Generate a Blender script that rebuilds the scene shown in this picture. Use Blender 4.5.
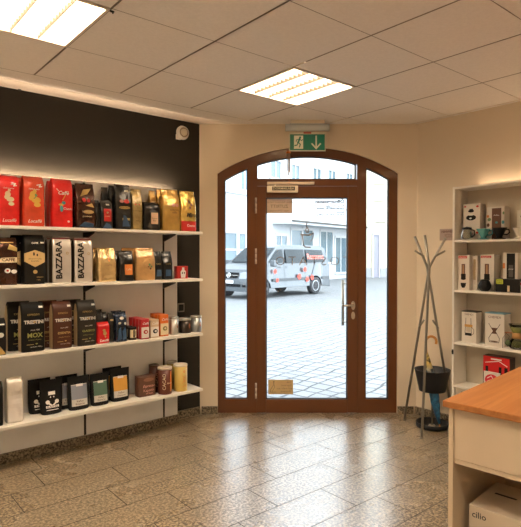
import bpy, bmesh, math, random
from mathutils import Vector, Matrix, noise
for o in list(bpy.data.objects): bpy.data.objects.remove(o)
S = bpy.context.scene; C = S.collection; PI = math.pi
random.seed(4)
# ------------------------------------------------------------ camera, world, exposure
F = 521.5; TH = .6954; PT = -.0164; CZ = 1.50; CE = 2.726       # focal px, yaw, pitch, eye height, ceiling height
CT, ST = math.cos(TH), math.sin(TH)
cam = bpy.data.objects.new('camera', bpy.data.cameras.new('camera')); C.objects.link(cam)
cam.location = (0, 0, CZ); cam.rotation_euler = (PI/2 + PT, 0, -TH)
cam.data.sensor_fit = 'VERTICAL'; cam.data.sensor_height = 36; cam.data.lens = F/527*36
cam.data.clip_start = .05; cam.data.clip_end = 300
S.camera = cam
S.view_settings.view_transform = 'Standard'; S.view_settings.look = 'None'
S.view_settings.gamma = 1; S.view_settings.use_curve_mapping = False
S.view_settings.exposure = 1.05
S.cycles.use_denoising = True; S.cycles.caustics_refractive = False; S.cycles.sample_clamp_indirect = 8
LAMP = 18.5        # radiance of the ceiling luminaires
LED = 150.0         # radiance of the cove strips
wd = bpy.data.worlds.new('overcast'); S.world = wd; wd.use_nodes = True
wn = wd.node_tree.nodes['Background']
wn.inputs[0].default_value = (.80, .92, 1.0, 1); wn.inputs[1].default_value = 3.7

def cw(u, d, z=0): return Vector((u*CT + d*ST, -u*ST + d*CT, z))      # street / door frame coordinates -> world
def ray(x, y):
    a = (x-260.5)/F; b = (263.5-y)/F
    fy = math.cos(PT)-b*math.sin(PT); fz = math.sin(PT)+b*math.cos(PT)
    return Vector((a*CT+fy*ST, -a*ST+fy*CT, fz))
def on_z(x, y, z): r = ray(x, y); return r*((z-CZ)/r.z)+Vector((0, 0, CZ))
def on_Y(x, y, Y): r = ray(x, y); return r*(Y/r.y)+Vector((0, 0, CZ))
def on_X(x, y, X): r = ray(x, y); return r*(X/r.x)+Vector((0, 0, CZ))
def on_d(x, y, d):                                                     # -> (u, z) on the plane at street depth d
    r = ray(x, y); k = d/(r.x*ST+r.y*CT); r = r*k
    return r.x*CT-r.y*ST, r.z+CZ

# ------------------------------------------------------------ materials
MATS = {}
def mat(name, col, rough=.5, metal=0, bump=0, bscale=20, var=0, vscale=5, spec=.5, emit=0, coat=0, alpha=1, stretch=(1, 1, 1)):
    if name in MATS: return MATS[name]
    m = bpy.data.materials.new(name); m.use_nodes = True; nt = m.node_tree
    b = nt.nodes['Principled BSDF']; I = b.inputs
    I['Base Color'].default_value = (*col, 1); I['Roughness'].default_value = rough; I['Metallic'].default_value = metal
    I['Specular IOR Level'].default_value = spec; I['Coat Weight'].default_value = coat; I['Alpha'].default_value = alpha
    tc = nt.nodes.new('ShaderNodeTexCoord'); mp = nt.nodes.new('ShaderNodeMapping')
    mp.inputs['Scale'].default_value = stretch; nt.links.new(tc.outputs['Object'], mp.inputs[0])
    if emit:
        I['Emission Color'].default_value = (*col, 1); I['Emission Strength'].default_value = emit
    n = nt.nodes.new('ShaderNodeTexNoise'); n.inputs['Scale'].default_value = vscale; n.inputs['Detail'].default_value = 4
    nt.links.new(mp.outputs[0], n.inputs[0])
    v = var or .04
    r = nt.nodes.new('ShaderNodeValToRGB'); e = r.color_ramp.elements
    e[0].position = .3; e[1].position = .7
    e[0].color = tuple(c*(1-v) for c in col)+(1,); e[1].color = tuple(min(1, c*(1+v)) for c in col)+(1,)
    nt.links.new(n.outputs[0], r.inputs[0])
    if not emit: nt.links.new(r.outputs[0], I['Base Color'])
    if bump:
        n2 = nt.nodes.new('ShaderNodeTexNoise'); n2.inputs['Scale'].default_value = bscale; n2.inputs['Detail'].default_value = 3
        nt.links.new(mp.outputs[0], n2.inputs[0])
        bp = nt.nodes.new('ShaderNodeBump'); bp.inputs['Strength'].default_value = bump; bp.inputs['Distance'].default_value = .02 if coat else .01
        nt.links.new(n2.outputs[0], bp.inputs['Height']); nt.links.new(bp.outputs[0], I['Normal'])
    MATS[name] = m; return m
def foil(name, col, metal=.5, rough=.28, bump=.6, var=.12): return mat(name, col, rough, metal, bump=bump*1.1, bscale=15, var=var*1.3, vscale=12, coat=.6)
def granite(name, c1, c2, c3, rough, spec=.5):
    m = bpy.data.materials.new(name); m.use_nodes = True; nt = m.node_tree; b = nt.nodes['Principled BSDF']
    tc = nt.nodes.new('ShaderNodeTexCoord')
    n = nt.nodes.new('ShaderNodeTexNoise'); n.inputs['Scale'].default_value = 60; n.inputs['Detail'].default_value = 2; n.inputs['Roughness'].default_value = .7
    r = nt.nodes.new('ShaderNodeValToRGB'); e = r.color_ramp.elements
    e[0].position = .38; e[0].color = (*c1, 1); e[1].position = .60; e[1].color = (*c3, 1); q = e.new(.5); q.color = (*c2, 1)
    n2 = nt.nodes.new('ShaderNodeTexNoise'); n2.inputs['Scale'].default_value = 2.2; n2.inputs['Detail'].default_value = 3
    mx = nt.nodes.new('ShaderNodeMix'); mx.data_type = 'RGBA'; mx.blend_type = 'MULTIPLY'
    r2 = nt.nodes.new('ShaderNodeValToRGB'); r2.color_ramp.elements[0].color = (.9, .88, .85, 1); r2.color_ramp.elements[1].color = (1, 1, 1, 1)
    nt.links.new(tc.outputs['Object'], n.inputs[0]); nt.links.new(tc.outputs['Object'], n2.inputs[0])
    nt.links.new(n.outputs[0], r.inputs[0]); nt.links.new(n2.outputs[0], r2.inputs[0])
    mx.inputs[0].default_value = 1; nt.links.new(r.outputs[0], mx.inputs[6]); nt.links.new(r2.outputs[0], mx.inputs[7])
    nt.links.new(mx.outputs[2], b.inputs['Base Color'])
    rr = nt.nodes.new('ShaderNodeMapRange'); rr.inputs[3].default_value = rough-.06; rr.inputs[4].default_value = rough+.08
    nt.links.new(n2.outputs[0], rr.inputs[0]); nt.links.new(rr.outputs[0], b.inputs['Roughness'])
    b.inputs['Specular IOR Level'].default_value = spec
    if spec > .9: b.inputs['Coat Weight'].default_value = .7; b.inputs['Coat Roughness'].default_value = .28; b.inputs['Coat IOR'].default_value = 1.65
    return m
def thin_glass(name, tint=(1, 1, 1), fac=None):
    m = bpy.data.materials.new(name); m.use_nodes = True; nt = m.node_tree
    nt.nodes.remove(nt.nodes['Principled BSDF']); out = nt.nodes['Material Output']
    t = nt.nodes.new('ShaderNodeBsdfTransparent'); t.inputs[0].default_value = (*tint, 1)
    g = nt.nodes.new('ShaderNodeBsdfGlossy'); g.inputs['Roughness'].default_value = .03
    mx = nt.nodes.new('ShaderNodeMixShader'); fr = nt.nodes.new('ShaderNodeFresnel'); fr.inputs[0].default_value = 1.25 if fac is None else fac
    nt.links.new(fr.outputs[0], mx.inputs[0]); nt.links.new(t.outputs[0], mx.inputs[1]); nt.links.new(g.outputs[0], mx.inputs[2])
    nt.links.new(mx.outputs[0], out.inputs[0]); return m
def wood(name, c1, c2, rough, scale=(1, 14, 14)):
    m = bpy.data.materials.new(name); m.use_nodes = True; nt = m.node_tree; b = nt.nodes['Principled BSDF']
    tc = nt.nodes.new('ShaderNodeTexCoord'); mp = nt.nodes.new('ShaderNodeMapping'); mp.inputs['Scale'].default_value = scale
    n = nt.nodes.new('ShaderNodeTexNoise'); n.inputs['Scale'].default_value = 2.2; n.inputs['Detail'].default_value = 6; n.inputs['Distortion'].default_value = .6
    r = nt.nodes.new('ShaderNodeValToRGB'); r.color_ramp.elements[0].position = .35; r.color_ramp.elements[1].position = .68
    r.color_ramp.elements[0].color = (*c1, 1); r.color_ramp.elements[1].color = (*c2, 1)
    nt.links.new(tc.outputs['Object'], mp.inputs[0]); nt.links.new(mp.outputs[0], n.inputs[0]); nt.links.new(n.outputs[0], r.inputs[0])
    nt.links.new(r.outputs[0], b.inputs['Base Color']); b.inputs['Roughness'].default_value = rough; return m

WALL = mat('wall_paint_cream', (.78, .66, .50), .75, bump=.08, bscale=180, var=.02, vscale=2)
WALLW = mat('wall_paint_white', (.85, .82, .77), .7)
BLACKWALL = mat('wall_paint_black', (.020, .016, .010), .8, bump=.05, bscale=150, var=.1, vscale=3)
TILEC = mat('ceiling_tile', (.88, .83, .77), .9, bump=.15, bscale=260, var=.03, vscale=60)
TGRID = mat('ceiling_groove', (.30, .25, .20), .8)
PLASTER = mat('ceiling_plaster', (.74, .66, .58), .85)
WHITEP = mat('white_panel', (.86, .85, .83), .45)
SHELFW = mat('white_laminate', (.88, .83, .75), .4)
BLACKM = mat('black_metal', (.012, .012, .012), .4, .3)
BROWN = mat('brown_lacquer', (.135, .042, .010), .28, var=.05, vscale=3, coat=.3)
GASKET = mat('gasket', (.05, .045, .05), .6)
ALU = mat('brushed_aluminium', (.62, .56, .48), .35, .85, bump=.03, bscale=90)
STEEL = mat('grey_steel_tube', (.36, .33, .27), .38, .8)
FLOORM = [granite('granite_%d' % i, tuple(c*k for c in (.075, .052, .027)), tuple(c*k for c in (.24, .18, .105)), tuple(c*k for c in (.50, .40, .27)), .27, 1.0) for i, k in enumerate((.96, 1.0, 1.03))]
GROUT = mat('grout', (.06, .05, .04), .8)
SKIRT = granite('granite_skirting', (.05, .038, .022), (.18, .14, .09), (.34, .28, .19), .35)
GLASS = thin_glass('window_glass')
CREAM = mat('cream_plastic', (.78, .68, .52), .4)
WHITE = mat('white_paper', (.80, .75, .68), .6)
BLACKP = mat('black_plastic', (.008, .008, .008), .35, spec=.35)
INK = mat('black_ink', (.010, .009, .008), .5, spec=.3)
GOLDI = mat('gold_ink', (.62, .44, .16), .35, .4)
SILVI = mat('silver_ink', (.75, .72, .66), .4, .3)
REDI = mat('red_ink', (.55, .02, .015), .45)
CREAMI = mat('cream_ink', (.80, .66, .42), .5)
ORANGEI = mat('orange_ink', (.75, .24, .05), .5)
BLUEI = mat('blue_ink', (.035, .085, .17), .5)
TEALI = mat('teal_ink', (.08, .33, .36), .4)
GREENI = mat('green_ink', (.16, .30, .12), .5)
BROWNI = mat('brown_ink', (.13, .055, .03), .5)
EXITG = mat('exit_green', (.0, .21, .13), .35)

# ------------------------------------------------------------ mesh helpers
def link(name, me, parent=None):
    o = bpy.data.objects.new(name, me); C.objects.link(o)
    if parent is not None: o.parent = parent
    return o
def empty(name, loc=(0, 0, 0), rz=0, label=None, cat=None, group=None, kind=None):
    o = link(name, None); o.location = loc; o.rotation_euler = (0, 0, rz); o.empty_display_size = .1
    return tag(o, label, cat, group, kind)
def tag(o, label=None, cat=None, group=None, kind=None):
    for k, v in (('label', label), ('category', cat), ('group', group), ('kind', kind)):
        if v: o[k] = v
    return o
class MB:
    def __init__(s): s.bm = bmesh.new()
    def box(s, x0, x1, y0, y1, z0, z1, mi=0, M=None):
        vs = [s.bm.verts.new((x, y, z)) for x in (x0, x1) for y in (y0, y1) for z in (z0, z1)]
        for f in ((0, 1, 3, 2), (4, 6, 7, 5), (0, 4, 5, 1), (2, 3, 7, 6), (0, 2, 6, 4), (1, 5, 7, 3)):
            fa = s.bm.faces.new([vs[i] for i in f]); fa.material_index = mi
        if M is not None:
            for v in vs: v.co = M @ v.co
        return s
    def face(s, pts, mi=0):
        f = s.bm.faces.new([s.bm.verts.new(p) for p in pts]); f.material_index = mi; return s
    def prism(s, pts, off, mi=0):                       # polygon (3d points) extruded by vector off
        off = Vector(off); a = [s.bm.verts.new(p) for p in pts]; b = [s.bm.verts.new(Vector(p)+off) for p in pts]; n = len(a)
        fs = [s.bm.faces.new(a), s.bm.faces.new(b[::-1])]
        for i in range(n): fs.append(s.bm.faces.new((a[i], b[i], b[(i+1) % n], a[(i+1) % n])))
        for f in fs: f.material_index = mi
        return s
    def tube(s, pts, r, n=10, mi=0, caps=True, r2=None):
        pts = [Vector(p) for p in pts]; rings = []; L = len(pts)
        for i, p in enumerate(pts):
            t = (pts[min(i+1, L-1)]-pts[max(i-1, 0)]).normalized()
            a = t.cross(Vector((0, 0, 1)) if abs(t.z) < .9 else Vector((1, 0, 0))).normalized(); b = t.cross(a)
            rr = r if r2 is None else r+(r2-r)*i/(L-1)
            if isinstance(r, (list, tuple)): rr = r[i]
            rings.append([s.bm.verts.new(p+(a*math.cos(2*PI*k/n)+b*math.sin(2*PI*k/n))*rr) for k in range(n)])
        for i in range(L-1):
            for k in range(n):
                f = s.bm.faces.new((rings[i][k], rings[i][(k+1) % n], rings[i+1][(k+1) % n], rings[i+1][k])); f.material_index = mi; f.smooth = True
        if caps:
            for q in (rings[0], rings[-1]): s.bm.faces.new(q).material_index = mi
        return s
    def lathe(s, prof, c=(0, 0, 0), n=28, mi=0, M=None, sx=1, sy=1, caps=True):      # prof: (r, z)
        rings = []; c = Vector(c)
        for r, z in prof:
            rings.append([s.bm.verts.new(Vector((max(r, 1e-4)*math.cos(2*PI*k/n)*sx, max(r, 1e-4)*math.sin(2*PI*k/n)*sy, z))) for k in range(n)])
        for i in range(len(prof)-1):
            for k in range(n):
                f = s.bm.faces.new((rings[i][k], rings[i][(k+1) % n], rings[i+1][(k+1) % n], rings[i+1][k])); f.material_index = mi; f.smooth = True
        for q in rings:
            for v in q: v.co = (M @ v.co if M is not None else v.co)+c
        if caps:
            for q in (rings[0], rings[-1]): s.bm.faces.new(q).material_index = mi
        return s
    def build(s, name, mats, parent=None, bevel=0, seg=2, smooth=False):
        bmesh.ops.recalc_face_normals(s.bm, faces=s.bm.faces[:])
        me = bpy.data.meshes.new(name); s.bm.to_mesh(me); s.bm.free()
        for m in (mats if isinstance(mats, (list, tuple)) else [mats]): me.materials.append(m)
        if smooth:
            for p in me.polygons: p.use_smooth = True
        o = link(name, me, parent)
        if bevel:
            b = o.modifiers.new('bevel', 'BEVEL'); b.width = bevel; b.segments = seg; b.limit_method = 'ANGLE'; b.angle_limit = .6
        return o
def ell(cx, cy, rx, ry, n=20, a0=0, a1=2*PI): return [(cx+rx*math.cos(a0+(a1-a0)*k/n), cy+ry*math.sin(a0+(a1-a0)*k/n)) for k in range(n)]
def rect(x0, x1, y0, y1, r=0):
    return [(x0, y0), (x1, y0), (x1, y1), (x0, y1)]
_tc = {}
def text_shape(body, size, mirror=False, bold=0, spacing=1, vertical=False, shear=0):
    """triangles of a word, centred on the origin, in its own plane"""
    key = (body, bold, spacing, shear)
    if key not in _tc:
        cu = bpy.data.curves.new('t', 'FONT'); cu.body = body; cu.size = 1; cu.align_x = 'CENTER'; cu.align_y = 'CENTER'
        cu.resolution_u = 2; cu.offset = bold; cu.space_character = spacing; cu.shear = shear
        o = bpy.data.objects.new('t', cu); C.objects.link(o); dg = bpy.context.evaluated_depsgraph_get()
        me = bpy.data.meshes.new_from_object(o.evaluated_get(dg))
        _tc[key] = ([tuple(v.co[:2]) for v in me.vertices], [tuple(p.vertices) for p in me.polygons])
        bpy.data.objects.remove(o); bpy.data.curves.remove(cu); bpy.data.meshes.remove(me)
    vs, fs = _tc[key]; k = -1 if mirror else 1
    if vertical: return [(-y*size, x*size) for x, y in vs], fs
    return [(k*x*size, y*size) for x, y in vs], fs
def decal(name, items, fn, m, parent):
    """flat print laid on a surface; items: ('r',x0,x1,y0,y1) ('p',[pts]) ('e',cx,cy,rx,ry) ('t',text,cx,cy,size,opts); fn maps (u,v)->3d"""
    bm = bmesh.new()
    for it in items:
        if it[0] == 'r':
            _, x0, x1, y0, y1 = it; nx = 12; ny = 6
            g = [[bm.verts.new(fn(x0+(x1-x0)*i/nx, y0+(y1-y0)*j/ny)) for j in range(ny+1)] for i in range(nx+1)]
            for i in range(nx):
                for j in range(ny): bm.faces.new((g[i][j], g[i+1][j], g[i+1][j+1], g[i][j+1]))
        elif it[0] in 'pe':
            pts = it[1] if it[0] == 'p' else ell(*it[1:5])
            cx = sum(p[0] for p in pts)/len(pts); cy = sum(p[1] for p in pts)/len(pts)
            if it[0] == 'p':
                pts = [(a[0]+(b[0]-a[0])*k/6, a[1]+(b[1]-a[1])*k/6) for a, b in zip(pts, pts[1:]+pts[:1]) for k in range(6)]
            c = bm.verts.new(fn(cx, cy)); prev = None
            for t in ((.3, .55, .75, .9, 1) if it[0] == 'p' else (.6, 1)):
                cur = [bm.verts.new(fn(cx+(p[0]-cx)*t, cy+(p[1]-cy)*t)) for p in pts]
                for i in range(len(pts)):
                    j = (i+1) % len(pts)
                    bm.faces.new((c, cur[i], cur[j]) if prev is None else (prev[i], cur[i], cur[j], prev[j]))
                prev = cur
        elif it[0] == 't':
            opts = it[5] if len(it) > 5 else {}
            vs, fs = text_shape(it[1], it[4], **opts)
            bv = [bm.verts.new(fn(x+it[2], y+it[3])) for x, y in vs]
            for f in fs:
                try: bm.faces.new([bv[i] for i in f])
                except ValueError: pass
        elif it[0] == 'l':                                     # stroke: pts, width
            pts, w = it[1], it[2]
            for a, b in zip(pts[:-1], pts[1:]):
                dx, dy = b[0]-a[0], b[1]-a[1]; L = math.hypot(dx, dy) or 1; nx, ny = -dy/L*w/2, dx/L*w/2; ex, ey = dx/L*w*.4, dy/L*w*.4
                q = [(a[0]+nx-ex, a[1]+ny-ey), (a[0]-nx-ex, a[1]-ny-ey), (b[0]-nx+ex, b[1]-ny+ey), (b[0]+nx+ex, b[1]+ny+ey)]
                bm.faces.new([bm.verts.new(fn(*p)) for p in q])
    me = bpy.data.meshes.new(name); bm.to_mesh(me); bm.free(); me.materials.append(m)
    return link(name, me, parent)
def dup(o, loc, label=None, rz=None):
    r = o.copy(); C.objects.link(r); r.location = loc
    if rz is not None: r.rotation_euler = (0, 0, rz)
    if label: r['label'] = label
    for ch in list(o.children):
        c = ch.copy(); C.objects.link(c); c.parent = r; c.matrix_parent_inverse = ch.matrix_parent_inverse.copy()
        for g in list(ch.children):
            e = g.copy(); C.objects.link(e); e.parent = c
    return r
def struct(name, mb, m, parent=None, **k):
    o = mb.build(name, m, parent, **k)
    if parent is None: o['kind'] = 'structure'
    return o

# ------------------------------------------------------------ the room
WL, WR = 4.133, 4.27                 # planes of the left and the right wall
D0 = 4.905                          # distance of the door wall
XB, YB = -2.2, -2.2
cL = cw(-.572, D0); cR = cw(1.460, D0)
eL, eR = cw(-.70, D0+.09), cw(1.60, D0+.09)
outline = [(XB, YB), (WR+.05, YB), (eR.x, eR.y), (eL.x, eL.y), (XB, WL+.05)]
def tile_mesh(cells, z, mats, under, uz):
    bm = bmesh.new(); n = Vector((ST, CT, 0))
    for x0, x1, y0, y1 in cells:
        x0, x1 = max(x0, XB), min(x1, WR); y0, y1 = max(y0, YB), min(y1, WL)
        if x1-x0 < .004 or y1-y0 < .004: continue
        poly = [Vector((x0, y0, z)), Vector((x1, y0, z)), Vector((x1, y1, z)), Vector((x0, y1, z))]; res = []
        for i in range(4):
            a, b = poly[i], poly[(i+1) % 4]; da, db = a.dot(n)-D0-.06, b.dot(n)-D0-.06
            if da <= 0: res.append(a)
            if da*db < 0: res.append(a+(b-a)*(da/(da-db)))
        if len(res) > 2:
            f = bm.faces.new([bm.verts.new(p) for p in res]); f.material_index = random.randrange(len(mats))
    f = bm.faces.new([bm.verts.new((x, y, uz)) for x, y in outline]); f.material_index = len(mats)
    for fa in bm.faces:
        fa.normal_update()
        if (fa.normal.z > 0) != (uz < z): fa.normal_flip()
    me = bpy.data.meshes.new('t'); bm.to_mesh(me); bm.free()
    for m in mats+[under]: me.materials.append(m)
    return me
cells = []; offs = {0: 2.425, 1: 2.06, 2: 2.31, 3: 2.04}
for r in range(-16, 10):
    y0 = 2.01+.2955*r; x = offs.get(r, 2.0+random.random()*.66)-.665*8
    while x < 5: cells.append((x+.003, x+.662, y0+.003, y0+.2925)); x += .665
me = tile_mesh(cells, 0, FLOORM, GROUT, -.0025); o = link('floor', me); o['kind'] = 'structure'
cells = []
for a in range(-7, 7):
    for b in range(-1, 10):
        if (a, b) in ((2, 0), (-1, 0), (-4, 0), (2, 4), (-1, 4), (-4, 4)): continue
        x0 = 1.105+.625*a; y1 = 3.107-.625*b
        cells.append((x0+.006, x0+.619, y1-.6225, y1-.0025))
cells.append((XB, WR, 3.735, 3.930)); 
bm_c = tile_mesh(cells, CE, [TILEC], TGRID, CE+.056)
o = link('ceiling', bm_c); o['kind'] = 'structure'
m = MB(); m.prism([(XB, 3.936, CE-.001), (cL.x+.23, 3.936, CE-.001), (cL.x, WL, CE-.001), (XB, WL, CE-.001)], (0, 0, .012))
struct('trim_1', m, PLASTER)
m = MB(); m.box(XB-.1, cL.x+.2, WL, WL+.12, -.05, CE+.1); struct('wall_left', m, BLACKWALL)
m = MB(); m.box(WR, WR+.12, YB-.1, cR.y+.15, -.05, CE+.1); struct('wall_right', m, WALL)
m = MB(); m.box(XB-.12, XB, YB-.1, WL+.1, -.05, CE+.1); struct('wall_back', m, WALLW)
m = MB(); m.box(XB-.1, WR+.1, YB-.12, YB, -.05, CE+.1); struct('wall_rear', m, WALLW)
m = MB(); m.box(XB-.2, WR+.4, YB-.2, WL+.4, CE+.06, CE+.2)
struct('ceiling_slab', m, PLASTER)

# door wall with the arched opening (door coordinates: u across, d depth, z up; rotated by -TH)
UL, UR = on_d(217.5, 300, D0)[0], on_d(397.8, 300, D0)[0]; UM = (UL+UR)/2; ZS = 2.265; ZT = 2.512
RA = ((UR-UL)**2/4+(ZT-ZS)**2)/(2*(ZT-ZS)); ZC = ZT-RA
def arc(u, off=0): return ZC+math.sqrt(max((RA-off)**2-(u-UM)**2, 0))
DW = empty('wall_front', (0, 0, 0), -TH, kind='structure')
NS = 28; TK = .16
m = MB(); uu = [UL+(UR-UL)*i/NS for i in range(NS+1)]
m.prism([(-.70, D0, -.05), (UL, D0, -.05), (UL, D0, CE+.08), (-.70, D0, CE+.08)], (0, TK, 0))
m.prism([(UR, D0, -.05), (1.62, D0, -.05), (1.62, D0, CE+.08), (UR, D0, CE+.08)], (0, TK, 0))
m.prism([(u, D0, arc(u)) for u in uu]+[(UR, D0, CE+.08), (UL, D0, CE+.08)], (0, TK, 0))
m.build('plaster', WALL, DW)

# skirting of speckled granite
m = MB(); m.box(XB, 2.41, 4.03, WL, 0, .072); m.box(2.41, cL.x-.012, 4.112, WL, 0, .072); struct('baseboard_left', m, SKIRT)
m = MB(); m.box(-.555, UL, D0-.018, D0-.001, 0, .072); m.box(UR, 1.44, D0-.018, D0-.001, 0, .072)
o = struct('baseboard_front', m, SKIRT); o.rotation_euler = (0, 0, -TH)
m = MB(); m.box(WR-.02, WR, YB, cR.y-.01, 0, .072); struct('baseboard_right', m, SKIRT)

# ------------------------------------------------------------ the shop door
FD = D0+.028          # face of the frame
door = empty('door_1', (0, 0, 0), -TH, kind='structure', label='brown framed arched glass shop door with side lights and fanlight')
P = lambda x: on_d(x, 300, FD)[0]
Z = lambda y: on_d(300, y, FD)[1]
a0, a1 = P(224.6), P(247.6); b0, b1 = P(256.6), P(355.8); c0, c1 = P(365.5), P(388.6)
zb = Z(399.3); zt0, zt1 = Z(179.4), Z(186); FT = .07; OFF = .082
m = MB()
m.prism([(UL, FD, 0), (a0, FD, 0), (a0, FD, arc(a0, .0)), (UL, FD, arc(UL))], (0, FT, 0))
m.prism([(c1, FD, 0), (UR, FD, 0), (UR, FD, arc(UR)), (c1, FD, arc(c1))], (0, FT, 0))
m.box(a0, a1, FD, FD+FT, 0, zb); m.box(c0, c1, FD, FD+FT, 0, zb)
us = [a0+(c1-a0)*i/30 for i in range(31)]
for i in range(30):
    u, v = us[i], us[i+1]
    m.prism([(u, FD, arc(u, OFF)), (v, FD, arc(v, OFF)), (v, FD, arc(v)), (u, FD, arc(u))], (0, FT, 0))
m.prism([(a1, FD-.001, 0), (P(257.2), FD-.001, 0), (P(257.2), FD-.001, arc(P(257.2), OFF-.01)), (a1, FD-.001, arc(a1, OFF-.01))], (0, FT, 0))
m.prism([(P(356.8), FD-.001, 0), (c0, FD-.001, 0), (c0, FD-.001, arc(c0, OFF-.01)), (P(356.8), FD-.001, arc(P(356.8), OFF-.01))], (0, FT, 0))
m.box(P(256.4), P(357.6), FD-.001, FD+FT, zt1, zt0)
m.build('door_frame', BROWN, door)
# gaskets and glass
def pane(name, pts, parent, y=FD+.04):
    g = MB(); g.prism([(u, y, z) for u, z in pts], (0, .006, 0)); return g.build(name, GLASS, parent)
def rim(pts, parent, y=FD+.012, w=.009):
    g = MB(); n = len(pts); cx = sum(p[0] for p in pts)/n; cz = sum(p[1] for p in pts)/n
    for i in range(n):
        p, q = Vector(pts[i]), Vector(pts[(i+1) % n]); cc = Vector((cx, cz))
        nrm = Vector((-(q-p).y, (q-p).x)).normalized()
        if nrm.dot(cc-p) < 0: nrm = -nrm
        pi, qi = p+nrm*w, q+nrm*w
        g.prism([(p.x, y, p.y), (q.x, y, q.y), (qi.x, y, qi.y), (pi.x, y, pi.y)], (0, .03, 0))
    g.build('glazing_gasket', GASKET, parent)
n_ = 8
pl = [(a0, zb), (a1, zb)]+[(a1+(a0-a1)*i/n_, arc(a1+(a0-a1)*i/n_, OFF)) for i in range(n_+1)]
pr_ = [(c0, zb), (c1, zb)]+[(c1+(c0-c1)*i/n_, arc(c1+(c0-c1)*i/n_, OFF)) for i in range(n_+1)]
pt = [(b0, zt0), (b1, zt0)]+[(b1+(b0-b1)*i/16, arc(b1+(b0-b1)*i/16, OFF)) for i in range(17)]
for nm, q in (('side_pane', pl), ('side_pane', pr_), ('fanlight_pane', pt)):
    g = pane(nm, q, door); rim(q, door)
# leaf
LX0, LX1, GX0, GX1 = P(256.6), P(357.4), P(266), P(347.6); LZ1 = zt1-.004; GZ0, GZ1 = zb, Z(197.6)
LD = FD-.014
m = MB(); m.box(LX0, GX0, LD, LD+.065, .006, LZ1); m.box(GX1, LX1, LD, LD+.065, .006, LZ1)
m.box(GX0, GX1, LD, LD+.065, .003, GZ0); m.box(GX0, GX1, LD, LD+.065, GZ1, LZ1)
leaf = m.build('door_leaf', BROWN, door, bevel=.004)
q = [(GX0, GZ0), (GX1, GZ0), (GX1, GZ1), (GX0, GZ1)]
g = pane('door_pane', q, leaf, FD+.03); rim(q, leaf, FD+.002)
for yy in (205.5, 256, 390):                                          # hinges
    z = Z(yy); m = MB()
    for k in range(3): m.tube([(LX0-.006, LD-.008, z-.075+k*.05), (LX0-.006, LD-.008, z-.029+k*.05)], .0095, 10)
    m.build('hinge', ALU, leaf)
hz = Z(305.3); hx = P(352.8); m = MB()
m.prism([(hx+a*.019, LD, hz+b*.042) for a, b in ell(0, 0, 1, 1, 16)], (0, -.01, 0))
m.tube([(hx, LD, hz+.006), (hx, LD-.05, hz+.006)], .010); m.tube([(hx, LD-.05, hz+.006), (hx-.05, LD-.053, hz+.004), (hx-.115, LD-.05, hz+.004)], .0095)
m.build('lever_handle', ALU, leaf)
kz = Z(315.3); m = MB(); m.prism([(hx+a*.018, LD, kz+b*.036) for a, b in ell(0, 0, 1, 1, 16)], (0, -.009, 0)); m.tube([(hx, LD-.009, kz), (hx, LD-.018, kz)], .008)
m.build('key_plate', ALU, leaf)
m = MB(); sx = P(344.8); m.tube([(sx, LD+.13, Z(327)), (sx, LD+.13, Z(280.5))], .014, 12)
for yy in (323, 284): m.tube([(sx, LD+.13, Z(yy)), (P(349), LD+.06, Z(yy))], .007)
m.build('outside_pull_bar', STEEL, leaf)
# door closer
m = MB(); m.box(P(266.8), P(297.5), LD-.05, LD, Z(193), Z(186.4)); 
cl = m.build('door_closer', CREAM, door, bevel=.004)
m = MB(); m.box(P(267), P(313.8), FD-.035, FD-.001, Z(184.9), Z(182.2)); m.box(P(275)-.006, P(275)+.006, LD-.03, LD-.01, Z(187), Z(184))
m.build('closer_rail', CREAM, cl, bevel=.003)
fn = lambda u, v: (u, LD-.0508, v)
decal('name_strip', [('r', P(272), P(294.3), Z(191.2), Z(187.6))], fn, INK, cl)
fn2 = lambda u, v: (u, LD-.0514, v)
decal('strip_lettering', [('t', 'DORMAKABA', P(283.1), Z(189.4), .032, dict(bold=.01))], fn2, CREAMI, cl)
# vinyl lettering on the outside of the pane, mirrored when seen from inside
GY = FD+.0295
fg = lambda u, v: (u, GY, v)
VIN = mat('vinyl_dark', (.10, .09, .09), .6); VING = mat('vinyl_grey', (.22, .18, .16), .5)
ux = P(331.5)
def rt(body, xr, y, size, **k):                                        # right aligned at picture x
    vs, _ = text_shape(body, size, mirror=True, **k); w = max(v[0] for v in vs)
    return ('t', body, xr-w, y, size, dict(mirror=True, **k))
decal('opening_hours', [rt('Öffnungszeiten', P(344.6), Z(201.3), .046, bold=.04), rt('Montag bis Freitag', P(344.6), Z(205.6), .024, bold=.035), rt('9.00 bis 18.00 Uhr geöffnet', P(344.6), Z(208.2), .024, bold=.035),
      rt('Samstag', P(344.6), Z(211.8), .024, bold=.035), rt('9.00 bis 14.00 Uhr geöffnet', P(344.6), Z(214.6), .024, bold=.035)], fg, VIN, leaf)
def pp(x, y): return (P(x), Z(y))
decal('cup_emblem', [('l', [pp(302.6, 234.8), pp(303.5, 245), pp(305.5, 247), pp(310.5, 247.3)], .010), ('l', [pp(301, 234.6), pp(309, 235), pp(313.5, 233.2)], .014), ('l', [pp(313.6, 233.2), pp(313.2, 238), pp(311, 241)], .007),
      ('l', [pp(307, 222.5), pp(306.4, 226), pp(308.6, 229.3), pp(308.6, 232), pp(306.6, 232.4), pp(305.8, 230), pp(307, 227)], .009)], fg, VING, leaf)
decal('shop_lettering', [('t', 'TOSTATO', P(313), Z(261.5), .125, dict(mirror=True, spacing=1.4, bold=-.015))], fg, VING, leaf)
# threshold step outside
m = MB(); m.box(UL, UR, FD+FT, FD+FT+.14, -.06, .012); o = struct('trim_2', m, mat('step_stone', (.42, .42, .44), .8, bump=.3)); o.rotation_euler = (0, 0, -TH)

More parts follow.
